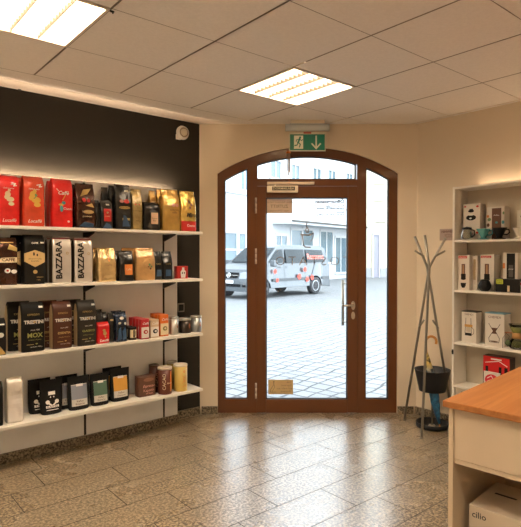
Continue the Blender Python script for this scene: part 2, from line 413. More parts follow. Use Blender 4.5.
def paper(name, col):
    m = bpy.data.materials.new(name); m.use_nodes = True; nt = m.node_tree; b = nt.nodes['Principled BSDF']; out = nt.nodes['Material Output']
    b.inputs['Base Color'].default_value = (*col, 1); b.inputs['Roughness'].default_value = .8
    tr = nt.nodes.new('ShaderNodeBsdfTranslucent'); tr.inputs[0].default_value = (*[c*.8 for c in col], 1); mx = nt.nodes.new('ShaderNodeMixShader'); mx.inputs[0].default_value = .22
    nt.links.new(b.outputs[0], mx.inputs[1]); nt.links.new(tr.outputs[0], mx.inputs[2]); nt.links.new(mx.outputs[0], out.inputs[0]); return m
def notice(name, x0, x1, y0, y1, label, col, lines, d=FD+.024):
    u0, u1 = on_d(x0, 300, d)[0], on_d(x1, 300, d)[0]; z1, z0 = on_d(300, y0, d)[1], on_d(300, y1, d)[1]
    t = empty(name, (0, 0, 0), -TH, label, 'sign'); t.location = cw((u0+u1)/2, d, z0)
    w = u1-u0; h = z1-z0; g = MB(); g.box(-w/2, w/2, -.002, .002, 0, h); g.build('sheet', col, t)
    decal('lettering', lines(w, h), lambda u, v: (u, -.0028, v), mat('faded_ink', (.33, .22, .13), .6), t)
notice('paper_notice', 266.3, 292.2, 199, 213.3, 'small beige notice taped inside the top left of the door glass', paper('beige_paper', (.70, .54, .40)),
       lambda w, h: [('t', 'Bitte Abstand halten', 0, h*.78, .030, dict(mirror=True)), ('t', 'ZUTRITT', 0, h*.48, .042, dict(mirror=True, bold=.02)), ('t', 'max. 2 Personen', 0, h*.18, .026, dict(mirror=True))])
notice('sticker_notice', 268.3, 293.2, 379.7, 394.2, 'ochre sticker with a figure drawing low on the door glass', paper('ochre_paper', (.72, .52, .26)),
       lambda w, h: [('t', 'Café', w*.33, h*.83, .022, dict(mirror=True)), ('t', 'Espresso', w*.22, h*.62, .028, dict(mirror=True)), ('t', 'und mehr aus', w*.16, h*.40, .028, dict(mirror=True)), ('t', 'Rösterei', w*.20, h*.2, .028, dict(mirror=True)),
                     ('l', [(-w*.28, h*.85), (-w*.3, h*.6), (-w*.4, h*.35), (-w*.42, h*.15), (-w*.2, h*.15)], .005), ('l', [(-w*.28, h*.8), (-w*.24, h*.5), (-w*.34, h*.2)], .004), ('e', -w*.28, h*.86, .008, .008)])

# ------------------------------------------------------------ exit sign
ed = 4.79; (eu0, ez0), (eu1, ez1) = on_d(289, 151.2, ed), on_d(325.6, 134, ed)
ex = empty('exit_sign', cw((eu0+eu1)/2, ed, CE), -TH, 'green emergency exit sign with running figure and down arrow under the ceiling', 'exit sign')
w = eu1-eu0; h = ez1-ez0; zb_ = ez0-CE
m = MB(); m.box(-.155, .155, -.04, .04, -.03, 0); m.build('ceiling_mount', CREAM, ex, bevel=.004)
m = MB(); m.tube([(-.20, 0, -.062), (.20, 0, -.062)], .033, 20); m.box(-.16, .16, -.03, .03, -.035, -.028)
m.build('lamp_housing', mat('housing_grey', (.62, .66, .66), .25), ex)
m = MB(); m.box(-w/2, w/2, -.006, .006, zb_, zb_+h+.012); pn = m.build('sign_panel', mat('sign_edge', (.70, .66, .50), .35), ex)
decal('green_field', [('r', -w/2+.008, w/2-.008, zb_+.008, zb_+h-.004)], lambda u, v: (u, -.0068, v), EXITG, pn)
px = -w*.24; pz = zb_+h*.5
fe = lambda u, v: (u, -.0074, v)
SW = mat('sign_white', (.78, .80, .66), .4)
decal('door_pictogram', [('r', px-.042, px+.042, zb_+.02, zb_+h-.016)], fe, SW, pn)
ff = lambda u, v: (u+px, -.008, v+pz)
decal('running_figure', [('e', .014, .046, .009, .009), ('l', [(.010, .032), (-.004, .0)], .016), ('l', [(-.004, 0), (.016, -.018), (.008, -.042)], .009), ('l', [(-.004, 0), (-.014, -.024), (-.034, -.028)], .009), ('l', [(.010, .03), (.028, .016), (.036, .026)], .006), ('l', [(.006, .03), (-.016, .026), (-.022, .008)], .006)], ff, EXITG, pn)
ax = w*.24
decal('arrow', [('l', [(ax, zb_+h*.86), (ax, zb_+h*.16)], .014), ('l', [(ax-.038, zb_+h*.42), (ax, zb_+h*.15), (ax+.038, zb_+h*.42)], .014)], fe, SW, pn)
m = MB(); m.box(-.035, .035, -.009, -.005, zb_+h+.002, zb_+h+.014); m.build('red_label', REDI, pn)
# wind chime hanging from the frame head
u, z = on_d(288.5, 152, FD-.03)
ch = empty('door_chime', cw(u, FD-.03, z), -TH, 'small hanging tube chime in front of the fanlight', 'chime')
m = MB(); m.lathe([(.0, .006), (.02, .004), (.022, -.012), (0, -.014)], n=16); m.tube([(0, 0, .002), (0, .018, .012), (0, .031, .02)], .003); m.build('cap', ORANGEI, ch)
for k, (a, L) in enumerate(((-.013, .16), (.0, .20), (.012, .17))):
    m = MB(); m.tube([(a, 0, -.013), (a, 0, -.02-L)], .005, 8); m.build('chime_tube', ALU, ch)
m = MB(); m.tube([(.006, -.006, -.012), (.006, -.006, -.33)], .0012, 6); m.lathe([(0, -.36), (.009, -.355), (.009, -.335), (0, -.325)], (.006, -.006, 0), n=12); m.build('clapper', ORANGEI, ch)

# ------------------------------------------------------------ ceiling luminaires
EMIT = mat('lamp_diffuser', (1, .84, .64), emit=LAMP); 
BLADE = mat('louvre_blade', (.45, .36, .24), .5); LFR = mat('lamp_frame', (.78, .70, .60), .5)
def luminaire():
    t = empty('ceiling_light', (0, 0, 0), 0, 'x', 'ceiling light', 'square louvred ceiling lights')
    m = MB(); W = .3095
    for a, b, c, d in ((-W, W, -W, -W+.016), (-W, W, W-.016, W), (-W, -W+.016, -W, W), (W-.016, W, -W, W)): m.box(a, b, c, d, -.006, .05)
    m.build('frame', LFR, t)
    m = MB(); m.box(-W+.016, W-.016, -W+.016, W-.016, .044, .05); m.build('diffuser', EMIT, t)
    m = MB()
    for k in (-1, 0, 1): m.box(k*.147-.002, k*.147+.002, -W+.016, W-.016, -.002, .036)
    m.build('long_louvre', mat('louvre_dark', (.05, .035, .02), .5), t)
    m = MB()
    for k in range(13): y = -.264+k*.044; m.box(-W+.016, W-.016, y-.0009, y+.0009, .010, .034)
    m.build('cross_louvre', BLADE, t)
    return t
l0 = luminaire(); first = True
LL = [(2, 0, 'lit square louvred ceiling light in front of the exit sign'), (-1, 0, 'lit square louvred ceiling light above the dark shelf wall, cut by the top left corner')]
LL += [(-4, 0, 'lit ceiling light further back along the shelf wall'), (2, 4, 'lit ceiling light over the sales counter'), (-1, 4, 'lit ceiling light behind the camera'), (-4, 4, 'lit ceiling light at the rear of the shop')]
for a, b, lb in LL:
    p = (1.105+.625*a+.3125, 3.107-.625*b-.3125, CE)
    if first: l0.location = p; l0['label'] = lb; first = False
    else: dup(l0, p, lb)
# cove strips
LEDM = mat('led_strip', (1, .74, .50), emit=LED)
m = MB(); m.box(XB, 2.37, 4.084, 4.086, 2.016, 2.036); o = m.build('led_strip', LEDM); tag(o, 'warm light strip hidden behind the top of the white shelf panels', 'light strip')

# alarm and hooks on the ceiling edge
p = on_Y(182, 133, WL)
t = empty('wall_alarm', (p.x, WL, p.z), 0, 'round white alarm device high on the black wall', 'alarm')
m = MB(); Mx = Matrix.Rotation(PI/2, 4, 'X'); m.lathe([(0, 0), (.062, 0), (.064, .012), (.056, .03), (0, .03)], M=Mx); m.box(-.066, -.02, -.018, 0, -.066, -.02); m.build('base', WHITE, t)
m = MB(); m.lathe([(.036, .028), (.045, .034), (.043, .040), (.034, .036), (.034, .030)], M=Mx); m.build('ring', mat('ring_tan', (.42, .33, .22), .5), t)
m = MB(); m.lathe([(0, .03), (.033, .03), (.031, .042), (0, .046)], M=Mx); m.build('grille', CREAM, t)
HK = MB(); HK.box(-.010, .010, -.005, .005, -.006, 0); HK.tube([(0, 0, -.005), (.003, 0, -.012), (.008, 0, -.011)], .002, 6)
h0 = HK.build('ceiling_hook', BLACKM)
for i, (x, y, lb) in enumerate(((19.5, 89.3, 'tiny dark hook on the ceiling edge below the left ceiling light'), (100.5, 105.5, 'tiny dark hook on the ceiling edge between light and alarm'), (167.5, 118.6, 'tiny dark hook on the ceiling edge nearest the alarm'), (452.6, 117, 'tiny dark hook on the ceiling edge over the bookcase'), (112, 11, 'tiny dark hook at the corner of the cut off ceiling light'))):
    p = on_z(x, y, CE-.002); o = h0 if i == 0 else h0.copy()
    if i: C.objects.link(o)
    o.location = p; tag(o, lb, 'hook', 'ceiling hooks')

# ------------------------------------------------------------ wall shelving, left
RX = [2.274-.706*k for k in range(6)]                 # slotted rails
PF = 4.05                                             # face of the panels
m = MB(); ed_ = [2.41]+[r for r in RX]+[XB+.05]
pnl = empty('wall_panelling', (0, 0, 0), 0, 'white panelling behind the wall shelves', 'panelling')
for i in range(len(ed_)-1):
    g = MB(); g.box(ed_[i+1]+(.010), ed_[i]-(.010 if i else 0), PF, PF+.022, .072, 2.08); g.build('panel', WHITEP, pnl)
g = MB(); g.box(2.385, 2.409, PF+.023, WL-.001, .072, 2.06); g.build('batten', WHITEP, pnl)  # unseen end cap, added to stop strip light spilling out of the gap
for r in RX:
    g = MB(); g.box(r-.011, r+.011, PF+.004, PF+.03, .074, 2.07); g.build('slotted_rail', BLACKM, pnl)
    g = MB(); g.box(r-.03, r+.03, PF+.022, WL, .072, 1.85); g.build('batten', BLACKM, pnl)
SF, SB = 3.806, 4.048
SZ = [1.701, 1.294, .820, .334]
SLB = ['topmost', 'second', 'third', 'lowest']
for k, z in enumerate(SZ):
    t = empty('wall_shelf', (0, 0, z), 0, '%s long white wall shelf carrying coffee %s' % (SLB[k], ['bags under the light strip', 'bags in silver, gold and black', 'bags, small packs and tins', 'pouches and canisters'][k]), 'shelf', 'white wall shelves')
    g = MB(); g.box(XB+.3, 2.522, SF, SB, -.022, 0); g.build('board', SHELFW, t, bevel=.0015)
    for r in RX[:5]:
        g = MB(); g.prism([(r-.008, SB, -.024), (r-.008, SB, -.085), (r-.008, SF+.05, -.034), (r-.008, SF+.05, -.024)], (.016, 0, 0)); g.build('bracket', BLACKM, t)

# ---- bags
PROF = {'gusset': [(0, .95, .94), (.02, .99, 1), (.3, 1, 1.02), (.58, 1, .95), (.72, .99, .74), (.84, .98, .42), (.92, .97, .14), (.935, .97, .06), (1, .96, .04)],
        'brick': [(0, .95, .95), (.02, .99, 1), (.4, 1, 1.02), (.8, 1, .95), (.9, .985, .72), (.96, .97, .36), (.975, .97, .10), (1, .96, .06)],
        'doy': [(0, .84, 1), (.03, .9, 1), (.25, .97, .86), (.5, 1, .6), (.75, 1, .28), (.86, 1, .10), (.875, 1, .05), (1, 1, .035)],
        'box': [(0, 1, 1), (1, 1, 1)]}
def interp(pr, t):
    for a, b in zip(pr[:-1], pr[1:]):
        if t <= b[0]: k = (t-a[0])/max(b[0]-a[0], 1e-6); return a[1]+(b[1]-a[1])*k, a[2]+(b[2]-a[2])*k
    return pr[-1][1], pr[-1][2]
def bag_fn(w, h, d, style, crk, seed):
    pr = PROF[style]; n = 2.6 if style == 'doy' else 7.0
    def S(u, v, off=.0018, sgn=-1, ww=None):
        fw, fd = interp(pr, min(max(v/h, 0), 1)); hw = w*fw/2; hd = d*fd/2
        q = min(abs(u)/hw, 1); y = hd*(1-q**n)**(1/n)
        c = crk*(.35+.65*v/h)*noise.noise(Vector((u*22+seed, v*17, seed*1.7+sgn*3)))*(1-q**4)*2
        return Vector((u, sgn*(y+off)+sgn*c, v))
    return S
def bag(name, w, h, d, style, m, seed=0, crk=.004, mats2=None, top=None):
    """body of a pack as one mesh; the front faces -Y; origin at base centre. mats2: (material, v0, v1) a band printed in another colour"""
    S_ = bag_fn(w, h, d, style, crk, seed); pr = PROF[style]; bm = bmesh.new(); NV = 26; NU = 14; rings = []
    for j in range(NV+1):
        v = h*j/NV if j not in (0,) else 0
        fw, fd = interp(pr, v/h); hw = w*fw/2; ring = []
        us_ = [hw*math.sin(PI/2*(2*i/NU-1)) for i in range(NU+1)]
        pleat = .16*d*min(1, max(0, (v/h-.35)/.4)) if style in ('gusset', 'brick') else 0
        for u in us_[1:-1]: ring.append(S_(u, v, 0))
        ring.append(Vector((hw-pleat, 0, v)))
        for u in us_[::-1][1:-1]: ring.append(S_(u, v, 0, 1))
        ring.append(Vector((-hw+pleat, 0, v)))
        rings.append([bm.verts.new(p) for p in ring])
    N = len(rings[0])
    for j in range(NV):
        for i in range(N):
            f = bm.faces.new((rings[j][i], rings[j][(i+1) % N], rings[j+1][(i+1) % N], rings[j+1][i])); f.smooth = True
            vc = (j+.5)/NV
            if mats2:
                for k, (mm, v0, v1) in enumerate(mats2):
                    if v0 <= vc <= v1: f.material_index = k+1
    bm.faces.new(rings[0][::-1]); bm.faces.new(rings[-1])
    bmesh.ops.recalc_face_normals(bm, faces=bm.faces[:])
    me = bpy.data.meshes.new(name); bm.to_mesh(me); bm.free(); me.materials.append(m)
    for q in (mats2 or []): me.materials.append(q[0])
    return me, S_
CNT = [0]
def pack(name, cat, label, xl, xr, ytop, ybot, shelf, style, m, d=.085, Y=None, prints=(), group=None, behind=0, blabel=None, crk=.004, band=None, cpy=None, dx=0, body='pouch', side=None, rz=0, seal=None):
    z = SZ[shelf] if isinstance(shelf, int) else shelf
    if Y is None: Y = min(max(on_z((xl+xr)/2, ybot, z).y, SF+.012), 3.93)
    X0, X1 = on_Y(xl, 300, Y).x, on_Y(xr, 300, Y).x; w = X1-X0
    zt = on_Y((xl+xr)/2, ytop, Y+d*.45).z; h = zt-z
    CNT[0] += 1; sd = CNT[0]*3.7
    t = empty(name, ((X0+X1)/2, Y+d/2+.004, z+.0008), rz, label, cat, group)
    me, S_ = bag(body, w, h, d, style, m, sd, crk, band); link(body, me, t)
    if side:
        for s_ in (-1, 1):
            g = bmesh.new(); a = d*.37
            g.faces.new([g.verts.new((s_*(w/2+.0006), p, q*h)) for p, q in ((-a, .01), (a, .01), (a, .78), (a*.4, .93), (-a*.4, .93), (-a, .78))]); me2 = bpy.data.meshes.new('side_gusset'); g.to_mesh(me2); g.free(); me2.materials.append(side); link('side_gusset', me2, t)
    if seal: decal('top_seal', [('r', -w*.47, w*.47, h*.94, h*.995)], S_, seal, t)
    for nm, mm, items in prints:
        its = []
        for it in items:                                       # print coordinates are fractions of the face
            if it[0] == 'r': its.append(('r', it[1]*w, it[2]*w, it[3]*h, it[4]*h))
            elif it[0] == 'e': its.append(('e', it[1]*w, it[2]*h, it[3]*w, it[4]*w))
            elif it[0] == 'p': its.append(('p', [(a*w, b*h) for a, b in it[1]]))
            elif it[0] == 'l': its.append(('l', [(a*w, b*h) for a, b in it[1]], it[2]*w))
            elif it[0] == 't':
                o_ = it[5] if len(it) > 5 else {}
                vs, _ = text_shape(it[1], 1, **o_); k_ = 1 if o_.get('vertical') else 0
                ext = max(v[k_] for v in vs)-min(v[k_] for v in vs)
                its.append(('t', it[1], it[2]*w, it[3]*h, it[4]*(h if k_ else w)/ext, o_))     # size = fraction of width the word spans
        lay = .0028+.0005*len([c for c in t.children if c.name.startswith(('label', 'lettering', 'ornament', 'emblem'))])
        decal(nm, its, (lambda L: lambda u, v: S_(max(-w*.485, min(w*.485, u)), v, L))(lay), mm, t)
    res = [t]
    for k in range(behind):
        yy = t.location.y+(d+.008)*(k+1)
        if yy+d/2 > PF-.002: break
        res.append(dup(t, (t.location.x+dx*(k+1), yy, t.location.z), (blabel or label+', copy standing behind')+('', ', second row back', ', third row back')[k]))
    return res
def side_strip(t, col, w): pass

RED = foil('red_foil', (.80, .016, .014), .1, .35, .35); ORED = foil('orange_red_foil', (.72, .07, .025), .1, .35, .35)
DBROWN = foil('brown_foil', (.07, .022, .010), .6, .22, .9, .4); BLK = foil('black_foil', (.008, .007, .006), .3, .3, .9, .3)
BLKM = mat('black_matt', (.007, .0065, .006), .55, bump=.2, bscale=14, spec=.25); GOLD = foil('gold_foil', (.60, .37, .09), .6, .30, .6)
GOLD2 = foil('bright_gold_foil', (.80, .55, .14), .65, .24, .8); OLIVE = foil('olive_gold_foil', (.42, .31, .12), .5, .33, .6)
SILV = foil('silver_foil', (.80, .76, .71), .6, .3, .35, .04); TANF = foil('tan_foil', (.68, .40, .16), .4, .35, .7)
PGOLD = foil('pale_gold_foil', (.76, .54, .25), .55, .27, .9); WSIL = foil('white_silver_foil', (.72, .66, .58), .4, .35, .6, .06)
NAVY = foil('navy_foil', (.02, .035, .07), .5, .25, .9, .5)
G1, G2, G3, G4 = 'coffee bags on the topmost wall shelf', 'coffee bags on the second wall shelf', 'packs on the third wall shelf', 'packs on the lowest wall shelf'
WHI = mat('white_ink', (.85, .82, .78), .5); LRED = mat('pale_red_ink', (.70, .35, .28), .5)
def ornament(cy=.52, s=1):   # a generic flourish, no figure
    return [('e', -.05*s, cy+.10, .13*s, .15*s), ('e', .06*s, cy, .17*s, .12*s), ('e', -.12*s, cy+.04, .09*s, .10*s), ('e', .10*s, cy-.09, .13*s, .09*s), ('e', .02, cy+.18, .07*s, .07*s)]
script = dict(shear=.35, bold=.01)
lucky = [('lettering', WHI, [('t', 'Lucaffè', .0, .10, .62, script), ('t', 'Caffè in grani', -.02, .74, .5, script), ('l', [(.12, .82), (.30, .84), (.22, .79), (.34, .80)], .05)])]
pack('coffee_bag', 'coffee bag', 'bright red coffee bag with a cream ornament, leftmost on the topmost shelf', -1.5, 21, 176, 224, 0, 'brick', RED, .10, 3.83, [('ornament', CREAMI, ornament())]+lucky, G1, 1, 'plain red coffee bag behind the leftmost red bag of the topmost shelf')
pack('coffee_bag', 'coffee bag', 'orange red coffee bag with a yellow ornament, second on the topmost shelf', 24.3, 46, 177, 225.5, 0, 'brick', ORED, .10, 3.83, [('ornament', mat('yellow_ink', (.72, .42, .07), .5), ornament(s=1.25)), ('ornament', GREENI, [('e', .06, .62, .05, .07), ('l', [(-.02, .55), (.12, .62)], .04)])]+lucky, G1, 1, 'orange red coffee bag behind the one with the yellow ornament')
for i, (x0, x1, yt, Yq, lb) in enumerate(((53.2, 74.3, 179.5, 3.83, 'scarlet coffee bag with a small blue and yellow ornament, third in the topmost front row'), (49.5, 65, 181.5, 3.945, 'plain scarlet coffee bag showing its left edge behind the third red bag'))):
    pack('coffee_bag', 'coffee bag', lb, x0, x1, yt, 226, 0, 'brick', RED, .10, Yq, [('ornament', TEALI, [('e', -.08, .38, .08, .16), ('e', .02, .5, .09, .08)]), ('ornament', mat('yellow_ink', (.72, .42, .07), .5), [('e', -.1, .46, .12, .05), ('l', [(-.02, .56), (.1, .66)], .04)]), ('lettering', WHI, [('t', 'Caffè', .0, .70, .5, script), ('t', 'Classic', .22, .38, .42, dict(vertical=False)), ('l', [(-.3, .78), (-.22, .74)], .03), ('e', .25, .12, .06, .05)])], G1)
pack('coffee_bag', 'coffee bag', 'glossy brown coffee bag with red beans print beside the red bags', 77.3, 96.4, 184, 226.5, 0, 'gusset', DBROWN, .09, 3.83, [('label', GOLDI, [('e', .12, .36, .28, .10), ('p', [(-.3, .7), (.1, .76), (.34, .9), (-.1, .86)]), ('p', [(-.05, .5), (.42, .46), (.3, .56)])]), ('label', REDI, [('e', -.12, .62, .10, .10), ('e', .12, .62, .1, .1)]), ('lettering', CREAMI, [('t', 'ESPRESSO', .05, .36, .5), ('t', 'grande bar', .05, .26, .5)]), ('label', BLUEI, [('p', [(-.4, .03), (.35, .02), (.4, .10), (-.1, .14)])])], G1, 1, 'dark brown coffee bag behind the glossy brown bag on the topmost shelf', .005, dx=-.010)
pack('coffee_bag', 'coffee bag', 'small black coffee bag with a red label on the topmost shelf', 102, 114, 200, 227.5, 0, 'gusset', BLK, .075, 3.83, [('label', REDI, [('r', -.3, .32, .25, .68)]), ('lettering', CREAMI, [('t', 'CAFFE', 0, .42, .4), ('e', 0, .55, .08, .08)]), ('label', BLUEI, [('p', [(-.4, .02), (.4, .02), (.2, .16), (-.1, .2)])]), ('label', SILVI, [('r', -.05, .25, .80, .86)])], G1, 0, crk=.006)
pack('coffee_bag', 'coffee bag', 'small plain black coffee bag left of the red labelled one', 96.5, 101.4, 200.5, 227.5, 0, 'gusset', BLK, .07, 3.85, [], G1, 0, crk=.006)
for x0, x1, yt, Yq, lb in ((103.6, 110.3, 187.5, 3.945, 'tall black coffee bag behind the small one with the red label'), (110.8, 119, 186, 3.948, 'tall black coffee bag half hidden behind the patterned black bag')):
    pack('coffee_bag', 'coffee bag', lb, x0, x1, yt, 227, 0, 'gusset', BLK, .07, Yq, [], G1, crk=.007)
pack('coffee_bag', 'coffee bag', 'tall black patterned coffee bag with a red bean and blue base', 116.5, 132.6, 185, 228.5, 0, 'gusset', BLK, .09, 3.83, [('label', REDI, [('e', .16, .62, .16, .13)]), ('label', LRED, [('e', -.14, .62, .12, .10)]), ('label', GOLDI, [('e', .05, .48, .36, .08), ('r', -.1, .36, .2, .25)]), ('lettering', INK, [('t', 'GRAN CREMA', .05, .48, .6)]), ('label', BLUEI, [('p', [(-.05, .32), (.1, .3), (.35, .07), (-.1, .06)])]), ('label', SILVI, [('r', .1, .34, .84, .88)])], G1, 0, crk=.007)
pack('coffee_bag', 'coffee bag', 'dull olive gold coffee bag standing left of the black cream labelled bag', 132.9, 143.8, 189.5, 229, 0, 'gusset', OLIVE, .08, 3.86, [('label', REDI, [('e', -.18, .62, .07, .06), ('e', .16, .62, .07, .06)]), ('lettering', INK, [('t', 'CAFFE CREMA', 0, .46, .8), ('t', '1000 g', 0, .22, .4)]), ('emblem', GOLDI, [('e', .02, .84, .2, .1)])], G1)
pack('coffee_bag', 'coffee bag', 'short black coffee bag with a narrow cream label on the topmost shelf', 145, 161.3, 202.5, 229.8, 0, 'brick', BLK, .08, 3.83, [('label', mat('peach_label', (.74, .48, .30), .6), [('r', -.1, .32, .22, .62)]), ('lettering', BROWNI, [('t', 'Espresso', .11, .42, .3), ('t', 'Bar', .11, .34, .18)])], G1, crk=.006)
for x0, x1, yt, Yq, lb in ((151.0, 157.8, 191, 3.95, 'gold coffee bag peeping out behind the short black bag'), (158.5, 168.5, 189.8, 3.952, 'gold coffee bag standing behind the left side of the large gold bag')):
    pack('coffee_bag', 'coffee bag', lb, x0, x1, yt, 229, 0, 'gusset', GOLD, .07, Yq, [], G1, crk=.006)
pack('coffee_bag', 'coffee bag', 'large plain gold coffee bag with small red print on the topmost shelf', 163.5, 181.3, 189.8, 230, 0, 'gusset', GOLD, .10, 3.83, [('emblem', LRED, [('e', .1, .62, .11, .09), ('e', .3, .62, .08, .09)]), ('lettering', BROWNI, [('t', 'BONOMI', .14, .50, .46), ('t', 'caffè', .14, .44, .25)])], G1, crk=.005)
pack('coffee_bag', 'coffee bag', 'bright gold coffee bag with a red base and bean print, last on the topmost shelf', 181.8, 197.2, 191.5, 230.3, 0, 'gusset', GOLD2, .09, 3.83, [('label', REDI, [('r', -.48, .48, .01, .25)]), ('emblem', BROWNI, [('e', .02, .72, .07, .09), ('e', .16, .66, .07, .09), ('e', .06, .58, .08, .09)]), ('lettering', INK, [('t', 'Miro', .12, .40, .62, dict(bold=.04, shear=.2))]), ('lettering', WHI, [('t', 'Crema', .1, .14, .5)])], G1, 0, crk=.006)
# second shelf
pack('coffee_bag', 'coffee bag', 'brown patterned coffee bag with a cream band, leftmost on the second shelf', -3, 18.6, 237.5, 285, 1, 'brick', DBROWN, .10, 3.825, [('label', CREAMI, [('p', [(-.4, .47), (.46, .47), (.46, .58), (-.3, .57), (-.4, .53)])]), ('lettering', BROWNI, [('t', 'CAFFE', .05, .525, .6, dict(bold=.04))]), ('label', WHI, [('e', .0, .30, .14, .12), ('e', .3, .28, .14, .10)]), ('label', REDI, [('e', .0, .3, .06, .05)]), ('label', GOLDI, [('p', [(.0, .75), (.46, .7), (.46, .78), (.1, .86)]), ('r', -.3, .3, .88, .90)])], G2, 0, crk=.007)
pack('coffee_bag', 'coffee bag', 'large matt black coffee bag with a gold hexagonal band', 24.5, 46.2, 235, 284.5, 1, 'brick', BLKM, .10, 3.825, [('label', mat('gold_matt', (.66, .46, .20), .5), [('p', [(-.48, .46), (.0, .345), (.48, .45), (.48, .62), (.0, .69), (-.48, .62)])]), ('emblem', INK, [('e', -.05, .61, .04, .09), ('e', .1, .59, .035, .06)]), ('lettering', INK, [('t', 'SPECIALTY COFFEE', 0, .51, .6), ('t', 'ROASTERS', 0, .465, .36)]), ('lettering', GOLDI, [('e', 0, .25, .1, .09), ('t', 'ESPRESSO', .22, .14, .3), ('t', '1 KG', .15, .085, .16)]), ('lettering', SILVI, [('t', 'CAFFE', 0, .83, .3, dict(bold=.03)), ('r', .26, .44, .825, .855)])], G2, 1, 'matt black coffee bag behind the gold banded one', .002, dx=-.05)
baz = lambda o=0: [('lettering', INK, [('t', 'BAZZARA', -.17, .49, .80, dict(vertical=True, bold=.03))]), ('emblem', GOLDI, [('e', .24, .64, .07, .07)]), ('emblem', SILVI, [('e', .24, .64, .045, .045)])]
BZ = [(53.2, 72.6, 236.5, 283.2, 'silver coffee bag with vertical black lettering and red top edge, left one of the pair'), (75.4, 93.8, 237.6, 282.4, 'silver coffee bag with vertical black lettering, right one of the pair')]
for x0, x1, yt, yb, lb in BZ:
    pack('coffee_bag', 'coffee bag', lb, x0, x1, yt, yb, 1, 'brick', SILV, .095, 3.825, baz(), G2, 1, 'silver coffee bag hidden right behind the '+('left' if x0 < 60 else 'right')+' silver lettered bag', .004, dx=0, seal=mat('maroon_seal', (.24, .012, .02), .4), side=mat('dark_side', (.05, .035, .015), .4))
pack('coffee_bag', 'coffee bag', 'pale gold foil coffee bag without a label on the second shelf', 98.8, 117.4, 248, 282, 1, 'gusset', PGOLD, .09, 3.83, [('emblem', ORANGEI, [('e', .08, .66, .07, .12)]), ('emblem', PGOLD, [('e', .10, .67, .03, .08)]), ('lettering', BROWNI, [('t', 'CAFFE', .05, .48, .34)])], G2, 1, 'darker gold coffee bag peeping out left behind the pale gold one', .007, dx=-.035)
for x0, x1, Yq, lb in ((120.5, 134.8, 3.83, 'black coffee bag with an orange label on the second shelf'), (115, 122.5, 3.92, 'black coffee bag with orange label, half hidden behind its twin')):
    pack('coffee_bag', 'coffee bag', lb, x0, x1, 251, 281.3, 1, 'gusset', BLK, .075, Yq, [('label', ORANGEI, [('r', -.18, .36, .20, .55)]), ('lettering', CREAMI, [('t', 'Caffè', .09, .38, .36)]), ('label', SILVI, [('r', .1, .32, .82, .87)])], G2, crk=.006)
pack('coffee_bag', 'coffee bag', 'tan paper coffee bag with small coloured dots on the second shelf', 137.2, 156.3, 248, 280.6, 1, 'gusset', TANF, .09, 3.83, [('emblem', GREENI, [('e', .16, .48, .05, .06), ('e', .26, .42, .04, .05)]), ('emblem', BROWNI, [('e', .2, .36, .05, .05), ('e', .1, .42, .03, .03)]), ('lettering', ORANGEI, [('t', 'espresso', .05, .72, .4)])], G2, 1, 'tan coffee bag standing behind left of the dotted tan bag', .006, dx=-.07)
for x0, x1, lb in ((154.8, 163.2, 'narrow black coffee bag, left of two beside the red box'), (163.4, 173.4, 'narrow black coffee bag with faint blue print nearest the red box')):
    pack('coffee_bag', 'coffee bag', lb, x0, x1, 251.5, 279.6, 1, 'gusset', BLK, .075, 3.86, [('label', BLUEI, [('r', -.25, .3, .12, .35)]), ('lettering', GOLDI, [('t', 'CAFFE', .0, .55, .5)])], G2, crk=.006)
pack('small_box', 'box', 'small red box with a white figure at the right end of the second shelf', 177.4, 188.8, 266.2, 277.6, 1, 'box', REDI, .06, 3.93, [('label', WHI, [('p', [(-.16, .05), (.2, .05), (.26, .55), (.12, .72), (.12, .9), (-.08, .9), (-.08, .72), (-.22, .55)])]), ('emblem', INK, [('e', -.05, .45, .05, .07), ('e', .13, .45, .05, .07)])], G2, crk=0, body='carton')
# third shelf
KRAFT = mat('kraft_side', (.46, .34, .19), .6)
def trest(xl, xr, yt, yb, m, word, wordmat, lb, nb=1, dx=-.06):
    r = pack('coffee_bag', 'coffee bag', lb, xl, xr, yt, yb, 2, 'brick', m, .10, None, [('lettering', SILVI, [('t', 'TRESTINI', .02, .60, .84, dict(bold=.05)), ('t', 'since 1950', .05, .44, .4, script), ('r', .24, .42, .88, .92), ('t', 'napoletano', 0, .10, .3), ('t', '1000 g', .26, .10, .18)]),
        ('lettering', wordmat, [('t', word, .05, .33, .66, dict(bold=.03)), ('t', 'ESPRESSO ITALIANO', .05, .24, .56), ('e', .12, .16, .05, .03)]), ('lettering', GOLDI, [('t', 'ESPRESSO', 0, .75, .5), ('r', -.3, .0, .145, .155), ('e', .04, .6, .05, .04)])], G3, 0, crk=.0015)
    t = r[0]; S0 = [c for c in t.children if c.name.startswith('pouch')][0]; d = .10
    w = S0.dimensions.x if False else max(v.co.x for v in S0.data.vertices)*2; h = max(v.co.z for v in S0.data.vertices)
    for s in (-1, 1):
        g = bmesh.new(); 
        pts = [(-.036, .01*h), (.036, .01*h), (.036, .74*h), (.012, .93*h), (-.012, .93*h), (-.036, .74*h)]
        g.faces.new([g.verts.new((s*(w/2+.0005), a, b)) for a, b in pts]); me = bpy.data.meshes.new('side_gusset'); g.to_mesh(me); g.free(); me.materials.append(KRAFT); link('side_gusset', me, t)
    for k in range(nb): dup(t, (t.location.x+dx, t.location.y+.108, t.location.z), lb.split(' with ')[0]+' standing behind its silver lettered twin')
trest(21.6, 45.2, 302, 352.4, BLKM, 'MOX', mat('green_gold_ink', (.36, .36, .10), .5), 'tall black coffee bag with silver lettering and kraft coloured sides')
trest(53.2, 72.8, 301, 349.6, mat('brown_matt', (.075, .02, .008), .5, bump=.2), 'ESSENTIA', GOLDI, 'tall reddish brown coffee bag with silver lettering')
